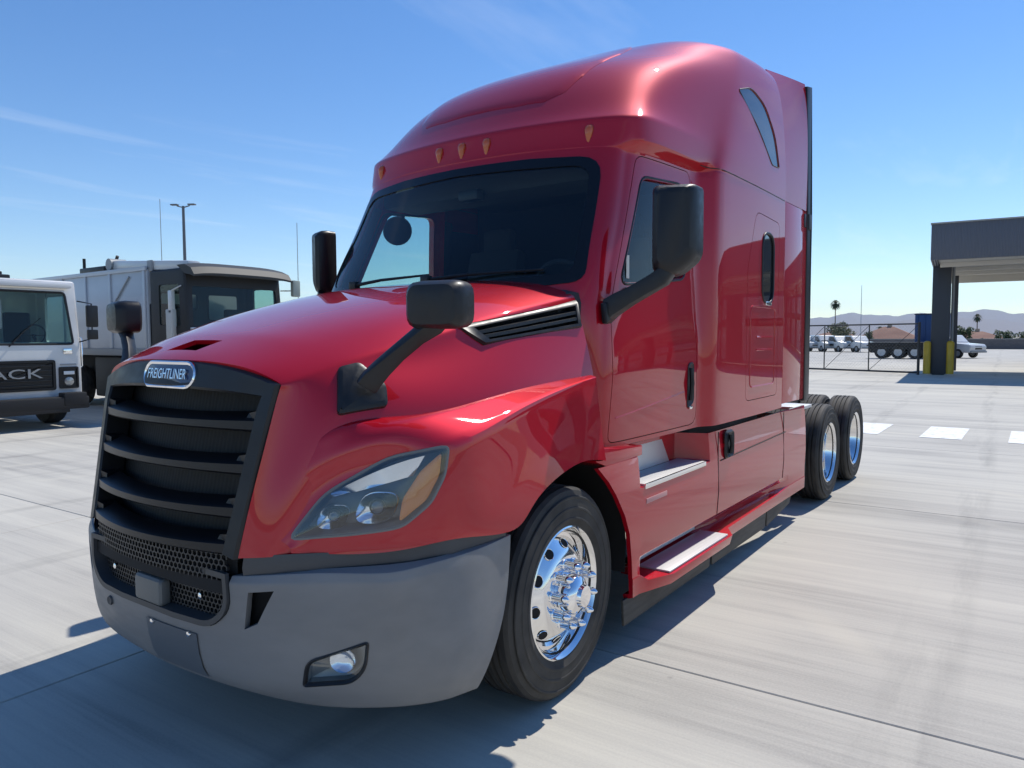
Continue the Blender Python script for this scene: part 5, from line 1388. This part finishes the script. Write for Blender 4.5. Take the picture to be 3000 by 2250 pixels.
for x, y, lab in ((-1.05, 34.55, 'yellow steel bollard left of the dark canopy column'), (-.17, 34.75, 'yellow steel bollard right of the dark canopy column')):
    o = tag(empty('bollard', (x, y, 0)), lab, 'bollard', 'bollards at the canopy column')
    b = B(); b.lathe([(.15, 0), (.15, 1.40), (.135, 1.46), (.09, 1.50), (.03, 1.515)], (0, 0, 0), (0, 0, 1), 20, True, True); b.build('post', YEL, o, 40)
    b = B(); b.lathe([(.22, 0), (.22, .02), (.16, .05)], (0, 0, 0), (0, 0, 1), 20, True, True); b.build('footing', CONC, o, 40)
# service building beyond the right edge of the picture
sb = tag(empty('service_building', (21, 46, 0)), 'grey metal workshop building standing right of the canopy', 'building')
WALLM = mat('wall_panel', (.16, .17, .19), .55)
_w = N(WALLM, 'ShaderNodeTexWave'); _w.bands_direction = 'X'; _w.inputs['Scale'].default_value = 2.0
L(WALLM, objco(WALLM), _w.inputs['Vector']); bump(WALLM, _w.outputs['Fac'], .5, .03)
b = B(); b.box((0, 6, 3.6), (34, 12, 7.2), None, .03); b.build('wall', WALLM, sb)
b = B(); b.box((0, 6, 7.32), (34.6, 12.6, .24), None, .03); b.build('roof', LGREY, sb)
for k in range(5):
    b = B(); b.box((-13 + 6.4 * k, -.04, 2.2), (4.2, .10, 4.4), None, .02); d_ = b.build('bay_door', WHITE, sb)
    b = B(); b.box((-13 + 6.4 * k, -.11, 2.7), (3.6, .04, .5), None, .01); b.build('door_window', PRIV, d_)

# ================================================================== gate between truck and canopy
GATE = mat('gate_black', (.02, .021, .023), .5)
gt = tag(empty('gate', (-1.36, 34.35, 0), math.atan2(2.15, -5.36)), 'black steel frame swing gate left of the canopy column', 'gate')
Lg = 11.0
def gbar(p, q, r, name): b = B(); b.tube([p, q], r, 8); return b.build(name, GATE, gt)
gbar((0, 0, .0), (0, 0, 2.35), .06, 'post'); gbar((0, 0, .10), (Lg, 0, .10), .045, 'rail'); gbar((0, 0, 2.28), (Lg, 0, 2.28), .035, 'rail')
for x in (2.35, 4.7, 7.05, 9.4): gbar((x, 0, .10), (x, 0, 2.28), .028, 'upright')
for x in (0, 2.35, 4.7, 7.05): gbar((x + .05, 0, 2.2), (x + 2.3, 0, .15), .012, 'brace')
# chain link infill: thin crossing wires
b = B(); n = 0
for k in range(-16, 72):
    x0 = k * .16
    for s in (1, -1):
        xa, xb = x0, x0 + s * 2.1
        za, zb = .14, 2.24
        def clip(xa, za, xb, zb):
            t0, t1 = 0.0, 1.0
            for lo, hi, a_, d_ in ((0.03, Lg - .03, xa, xb - xa),):
                for bound, sg_ in ((lo, -1), (hi, 1)):
                    if abs(d_) < 1e-9: continue
                    t = (bound - a_) / d_
                    if (d_ > 0) == (sg_ > 0): t1 = min(t1, t)
                    else: t0 = max(t0, t)
            return t0, t1
        t0, t1 = clip(xa, za, xb, zb)
        if t1 > t0 + .02:
            b.tube([(xa + (xb - xa) * t0, .004 * s, za + (zb - za) * t0), (xa + (xb - xa) * t1, .004 * s, za + (zb - za) * t1)], .0018, 3, False)
tag(b.build('chain_link', mat('galvanised_wire', (.30, .31, .32), .4, .8), gt), kind='stuff')

# ================================================================== yard beyond the gate
def car(label, loc, rz, group, kind=0):
    """white pickup / van standing in the far row; local x forward"""
    t = tag(empty('parked_van' if kind else 'parked_pickup', loc, rz), label, 'van' if kind else 'pickup', group)
    hw = .92
    if kind: prof = [(-2.4, .35), (2.35, .35), (2.40, .75), (2.25, 1.0), (1.45, 1.12), (.75, 1.88), (-2.3, 1.92), (-2.42, 1.2)]
    else: prof = [(-2.7, .42), (2.6, .42), (2.65, .9), (2.5, 1.08), (1.25, 1.18), (.62, 1.80), (-.65, 1.82), (-.95, 1.2), (-2.7, 1.2)]
    b = B(); b.prism([(x, -hw, z) for x, z in prof], (0, 2 * hw, 0)); b.recalc(); b.bevel(.09, 18, 3); b.build('body', WHITE, t, 30)
    wx = [(.55, 1.72), (1.18, 1.2)] if not kind else [(.68, 1.80), (1.38, 1.16)]
    off = .03
    b = B(); b.poly([(wx[0][0] + off, -hw + .16, wx[0][1]), (wx[0][0] + off, hw - .16, wx[0][1]), (wx[1][0] + off, hw - .08, wx[1][1] + .03), (wx[1][0] + off, -hw + .08, wx[1][1] + .03)]); b.build('windshield', PRIV, t, smooth=False)
    for s in (1, -1):
        q = [(-.55, 1.25), (1.0, 1.22), (.52, 1.70), (-.5, 1.72)] if not kind else [(-.2, 1.25), (1.2, 1.22), (.68, 1.74), (-.2, 1.76)]
        b = B(); b.poly([(x, s * (hw + .004), z) for x, z in q]); b.build('side_window', PRIV, t, smooth=False)
        b = B(); b.box((2.52, s * .66, .84), (.16, .40, .18), None, .04); b.build('headlight', FOG, t)
        for x in (1.6, -1.6): wheel_simple(x, s * .84, .36, .24, t, LGREY)
        b = B(); b.box((.95, s * 1.04, 1.22), (.12, .2, .16), None, .03); b.build('mirror', BLACK, t)
    b = B(); b.box((2.60, 0, .80), (.08, .8, .26), None, .02); b.build('grille', GRILLE, t)
    b = B(); b.box((2.62, 0, .50), (.16, 1.8, .16), None, .04); b.build('bumper', LGREY, t)
    return t
GRP = 'white vehicles parked beyond the gate'
car('white pickup right of the dark canopy column', (-3.0, 66.0, 0), rad(-32), GRP, 0)
labs = ['white van closest to the red sleeper in the far row', 'second white vehicle from the left in the far row beyond the gate', 'third white vehicle from the left in the far row beyond the gate', 'fourth white vehicle from the left in the far row beyond the gate', 'white pickup at the right end of the far row beyond the gate']
for k, lab in enumerate(labs):
    car(lab, (-21.6 + 1.95 * k, 91.5 - 1.1 * k, 0), rad(-62 + 4 * k), GRP, 1 if k in (0, 2) else 0)
# low loader trailer with pale wheel rims
tl = tag(empty('trailer', (-5.6, 61.5, 0)), 'dark flatbed trailer on pale rimmed wheels beyond the gate', 'trailer')
b = B(); b.box((0, 0, 1.12), (4.6, 2.2, .30), None, .03); b.build('deck', STEEL, tl)
b = B(); b.box((0, -1.0, .85), (4.4, .12, .25)); b.build('side_rail', STEEL, tl)
for x in (-1.35, -.2, .95): 
    for s in (1, -1): wheel_simple(x, s * .9, .5, .34, tl, WHITE)
b = B(); b.box((-1.95, -1.05, .7), (.3, .05, .5)); b.build('mud_flap', RUBBER, tl)
bx_ = tag(empty('dumpster', (-3.9, 64.5, 0)), 'tall blue steel container behind the canopy column', 'container')
BLUE = mat('container_blue', (.012, .06, .19), .5)
b = B(); b.box((0, 0, 2.0), (2.3, 2.2, 2.9), None, .05); b.build('body', BLUE, bx_)
for x in (-.95, -.45, .05, .55, 1.0): b = B(); b.box((x, -1.12, 2.0), (.08, .06, 2.8), None, .01); b.build('rib', BLUE, bx_)
b = B(); b.box((0, 0, 3.47), (2.4, 2.3, .10), None, .02); b.build('rim', mat('container_navy', (.008, .022, .06), .5), bx_)
for x in (-.8, .8): b = B(); b.box((x, 0, .3), (.2, 2.2, .6), None, .02); b.build('skid', STEEL, bx_)

# boundary wall, houses, trees
WB = mat('block_wall', (.135, .125, .125), .9)
_bk = N(WB, 'ShaderNodeTexBrick'); _bk.inputs['Scale'].default_value = 1.0; _bk.inputs['Color1'].default_value = (.14, .13, .13, 1); _bk.inputs['Color2'].default_value = (.17, .155, .15, 1); _bk.inputs['Mortar'].default_value = (.09, .085, .085, 1)
_bk.inputs['Brick Width'].default_value = .4; _bk.inputs['Row Height'].default_value = .2; _bk.inputs['Mortar Size'].default_value = .01
L(WB, objco(WB, (1, 1, 1), (rad(90), 0, 0)), _bk.inputs['Vector']); L(WB, _bk.outputs['Color'], bsdf(WB).inputs['Base Color'])
wl = tag(empty('boundary_wall', (-10, 113, 0)), 'long low dark block wall at the far side of the yard', 'wall')
b = B(); b.box((0, 0, .55), (150, .25, 1.5)); b.build('wall_body', WB, wl)
b = B(); b.box((0, 0, 1.33), (150, .33, .08), None, .01); b.build('coping', LGREY, wl)
STUC = mat('stucco', (.45, .36, .26), .9); TILE = mat('roof_tile', (.33, .17, .115), .8)
vary(TILE, (.27, .13, .09), (.40, .22, .15), .9, 5)
_w = N(TILE, 'ShaderNodeTexWave'); _w.bands_direction = 'X'; _w.inputs['Scale'].default_value = 4; L(TILE, objco(TILE), _w.inputs['Vector']); bump(TILE, _w.outputs['Fac'], .7, .05)
def house(loc, w, d, rz, lab, peak=2.0):
    h = tag(empty('house', loc, rz), lab, 'house', 'houses behind the wall')
    b = B(); b.box((0, 0, 1.35), (w, d, 2.7)); b.build('wall', STUC, h, smooth=False)
    b = B(); e = .45; W_, D_ = w / 2 + e, d / 2 + e; rg_ = max(.3, W_ - D_)
    b.poly([(-W_, -D_, 2.6), (W_, -D_, 2.6), (rg_, 0, 2.6 + peak), (-rg_, 0, 2.6 + peak)]); b.poly([(W_, D_, 2.6), (-W_, D_, 2.6), (-rg_, 0, 2.6 + peak), (rg_, 0, 2.6 + peak)])
    b.poly([(W_, -D_, 2.6), (W_, D_, 2.6), (rg_, 0, 2.6 + peak)]); b.poly([(-W_, D_, 2.6), (-W_, -D_, 2.6), (-rg_, 0, 2.6 + peak)]); b.poly([(-W_, -D_, 2.59), (-W_, D_, 2.59), (W_, D_, 2.59), (W_, -D_, 2.59)])
    rf = b.build('roof', TILE, h, smooth=False, recalc=False)
    b = B(); b.box((rg_ * .2, .3, 2.6 + peak), (.7, .5, 1.0), None, .02); b.build('chimney', STUC, rf)
    for x in (-w * .3, 0, w * .3): b = B(); b.box((x, -d / 2 - .02, 1.6), (1.2, .06, 1.0)); b.build('window', PRIV, h, smooth=False)
    return h
house((-17.3, 133, -1.25), 9.0, 7.5, rad(4), 'tan house with terracotta hip roof behind the wall, left of the blue container')
house((-27.0, 140, -1.4), 9.0, 8, rad(-6), 'tan house partly hidden by the olive green tree', 1.6)
house((5.5, 150, -1.6), 11, 8, rad(2), 'tan house behind the wall seen under the canopy', 1.7)
house((-6.5, 160, -1.6), 10, 8, rad(8), 'distant tan house behind the canopy column', 1.6)

def leafmat(name, a, c):
    m = mat(name, a, .65); oi = N(m, 'ShaderNodeNewGeometry'); r = ramp(m, oi.outputs['Random Per Island'], [(0, a), (1, c)]); L(m, r.outputs[0], bsdf(m).inputs['Base Color']); return m
OLIVE = leafmat('olive_leaves', (.07, .085, .03), (.17, .165, .07))
DGREEN = leafmat('dark_leaves', (.025, .055, .018), (.075, .12, .035))
PALMG = leafmat('palm_leaves', (.03, .055, .025), (.07, .10, .04))
BARK = mat('bark', (.11, .085, .06), .9)
def tree(name, label, loc, h, w, m, n=900, trunk=.35, seed=1):
    rnd = random.Random(seed); t = tag(empty(name, loc), label, 'tree', 'trees behind the wall')
    b = B(); th = h * trunk; b.tube([(0, 0, 0), (.05, 0, th * .5), (0, .05, th), (0, 0, h * .7)], [.16, .12, .10, .04], 7)
    lobes = []
    for k in range(9):
        a = rnd.uniform(0, 6.28); r = rnd.uniform(.15, .55) * w / 2
        c = Vector((r * math.cos(a), r * math.sin(a), th + (h - th) * rnd.uniform(.18, .78))); lobes.append((c, rnd.uniform(.24, .42) * w / 2, rnd.uniform(.18, .28) * (h - th)))
        b.tube([(0, 0, th * rnd.uniform(.7, 1.0)), c * .6 + Vector((0, 0, c.z * .4)), c], [.07, .045, .015], 5)
    b.build('trunk', BARK, t)
    b = B()
    for k in range(n):
        c, rx, rz = rnd.choice(lobes); d = Vector((rnd.gauss(0, 1), rnd.gauss(0, 1), rnd.gauss(0, 1))).normalized() * rnd.uniform(.55, 1.1)
        p = c + Vector((d.x * rx, d.y * rx, d.z * rz)); u = Vector((rnd.gauss(0, 1), rnd.gauss(0, 1), rnd.gauss(0, .6))).normalized(); v = u.orthogonal().normalized(); s = rnd.uniform(.10, .22)
        b.poly([p - u * s, p - v * s * .6, p + u * s, p + v * s * .6])
    b.build('crown', m, t, smooth=False, recalc=False); return t
tree('olive_tree', 'broad olive green tree left of the terracotta roof', (-22.6, 124, -.6), 5.0, 5.4, OLIVE, 1500, .25, 3)
tree('olive_tree', 'small dark tree beside the terracotta roof', (-19.2, 126, -.6), 3.3, 2.0, DGREEN, 500, .3, 5)
tree('shrub', 'dark green bushy tree seen under the canopy, left one', (-1.0, 121, -.5), 3.3, 3.2, DGREEN, 900, .2, 8)
tree('shrub', 'dark green bushy tree seen under the canopy, right one', (1.7, 119, -.5), 3.4, 3.6, DGREEN, 900, .2, 9)
tree('shrub', 'grey green tree behind the white truck under the canopy', (-6.2, 126, -.5), 3.9, 3.4, DGREEN, 900, .25, 11)
tree('shrub', 'small low bush on the far wall under the canopy', (-3.4, 124, -.5), 2.3, 1.8, DGREEN, 400, .2, 12)
for k, (x, y, h, w) in enumerate(((-36, 135, 4.2, 5), (-30.5, 128, 3.2, 3.5), (-12.5, 140, 3.0, 3.4), (-9.6, 150, 3.6, 4.0), (4.6, 122, 2.6, 3.0), (7.5, 125, 3.2, 3.8), (-47, 140, 4.5, 6))):
    tree('shrub', ('dark green tree behind the far row of vehicles', 'low green bush behind the parked white vans', 'green bush right of the terracotta roof', 'green tree behind the blue container', 'low bush under the canopy beside the wall', 'bushy tree at the far right behind the wall', 'broad tree hidden behind the red sleeper')[k], (x, y, -.6), h, w, DGREEN if k % 2 else OLIVE, 800, .22, 20 + k)
def palm(label, loc, h, r, seed):
    rnd = random.Random(seed); t = tag(empty('palm_tree', loc), label, 'tree', 'palm trees')
    b = B(); b.tube([(0, 0, 0), (.1, 0, h * .4), (.05, .05, h)], [.13, .10, .09], 8); b.build('trunk', BARK, t)
    b = B()
    for k in range(90):
        a = rnd.uniform(0, 6.28); e = rnd.uniform(-1.1, 1.3); d = Vector((math.cos(a) * math.cos(e), math.sin(a) * math.cos(e), math.sin(e))); s = Vector((-math.sin(a), math.cos(a), 0))
        p0 = Vector((.05, .05, h)); p1 = p0 + d * r * .6; p2 = p0 + d * r + Vector((0, 0, -r * .35))
        w = r * .11
        b.grid([[p0 - s * w * .3, p0 + s * w * .3], [p1 - s * w, p1 + s * w], [p2 - s * w * .2, p2 + s * w * .2]])
    b.build('crown', m_ := PALMG, t, smooth=False, recalc=False); return t
palm('tall thin palm above the far row of white trucks', (-33.5, 170, -1), 10.0, 1.25, 2)
palm('palm seen under the canopy right of the column', (-8.2, 190, -1), 7.0, 1.05, 4)
palm('small distant palm by the olive tree', (-24.5, 170, -1), 4.2, 1.1, 6)

# ================================================================== mountains
MT = mat('mountain_rock', (.22, .19, .19), .95)
vary(MT, (.18, .155, .155), (.27, .235, .225), .002, 6)
def ridge(name, dist, a0, a1, n, hfun, depth, rows=7):
    b = B(); V = []
    for j in range(rows):
        t = j / (rows - 1); rr = []
        for i in range(n + 1):
            a = rad(a0 + (a1 - a0) * i / n); d = dist - depth * (1 - t)
            h = hfun(i / n) * (t ** 1.3) * (1 + .25 * math.sin(i * 1.7 + j * 2.3) * (1 - t))
            rr.append((CAM.x + d * math.sin(a), CAM.y + d * math.cos(a), h - 5 if t > 0 else -30))
        V.append(rr)
    b.grid(V); return tag(b.build(name, MT, None, 80, recalc=False), kind='structure')
def fbm(x, s):
    v = 0
    for k in range(6): v += math.sin(x * (7.3 * 1.93 ** k) + s * (k + 1) * 1.7) / (1.62 ** k)
    return v
ridge('mountains', 11000, -75, 40, 420, lambda t: 330 + 62 * fbm(t * 3.4, 1.3) + 55 * math.sin(t * 9 + 1.0), 3500)
ridge('foothills', 7500, -75, 40, 300, lambda t: 115 + 26 * fbm(t * 3.0, 4.1), 1800)
# ================================================================== air: faint haze that pales the far hills
hz = bpy.data.materials.new('haze_air'); hz.use_nodes = True
hz.node_tree.nodes.clear()
_o = hz.node_tree.nodes.new('ShaderNodeOutputMaterial'); _v = hz.node_tree.nodes.new('ShaderNodeVolumePrincipled')
_v.inputs['Color'].default_value = (.66, .82, 1.0, 1); _v.inputs['Density'].default_value = 5.0e-5; _v.inputs['Anisotropy'].default_value = 0.2
hz.node_tree.links.new(_v.outputs[0], _o.inputs['Volume'])
b = B(); b.box((0, 0, 265), (26000, 26000, 595)); tag(b.build('haze', hz, None, smooth=False), kind='stuff')
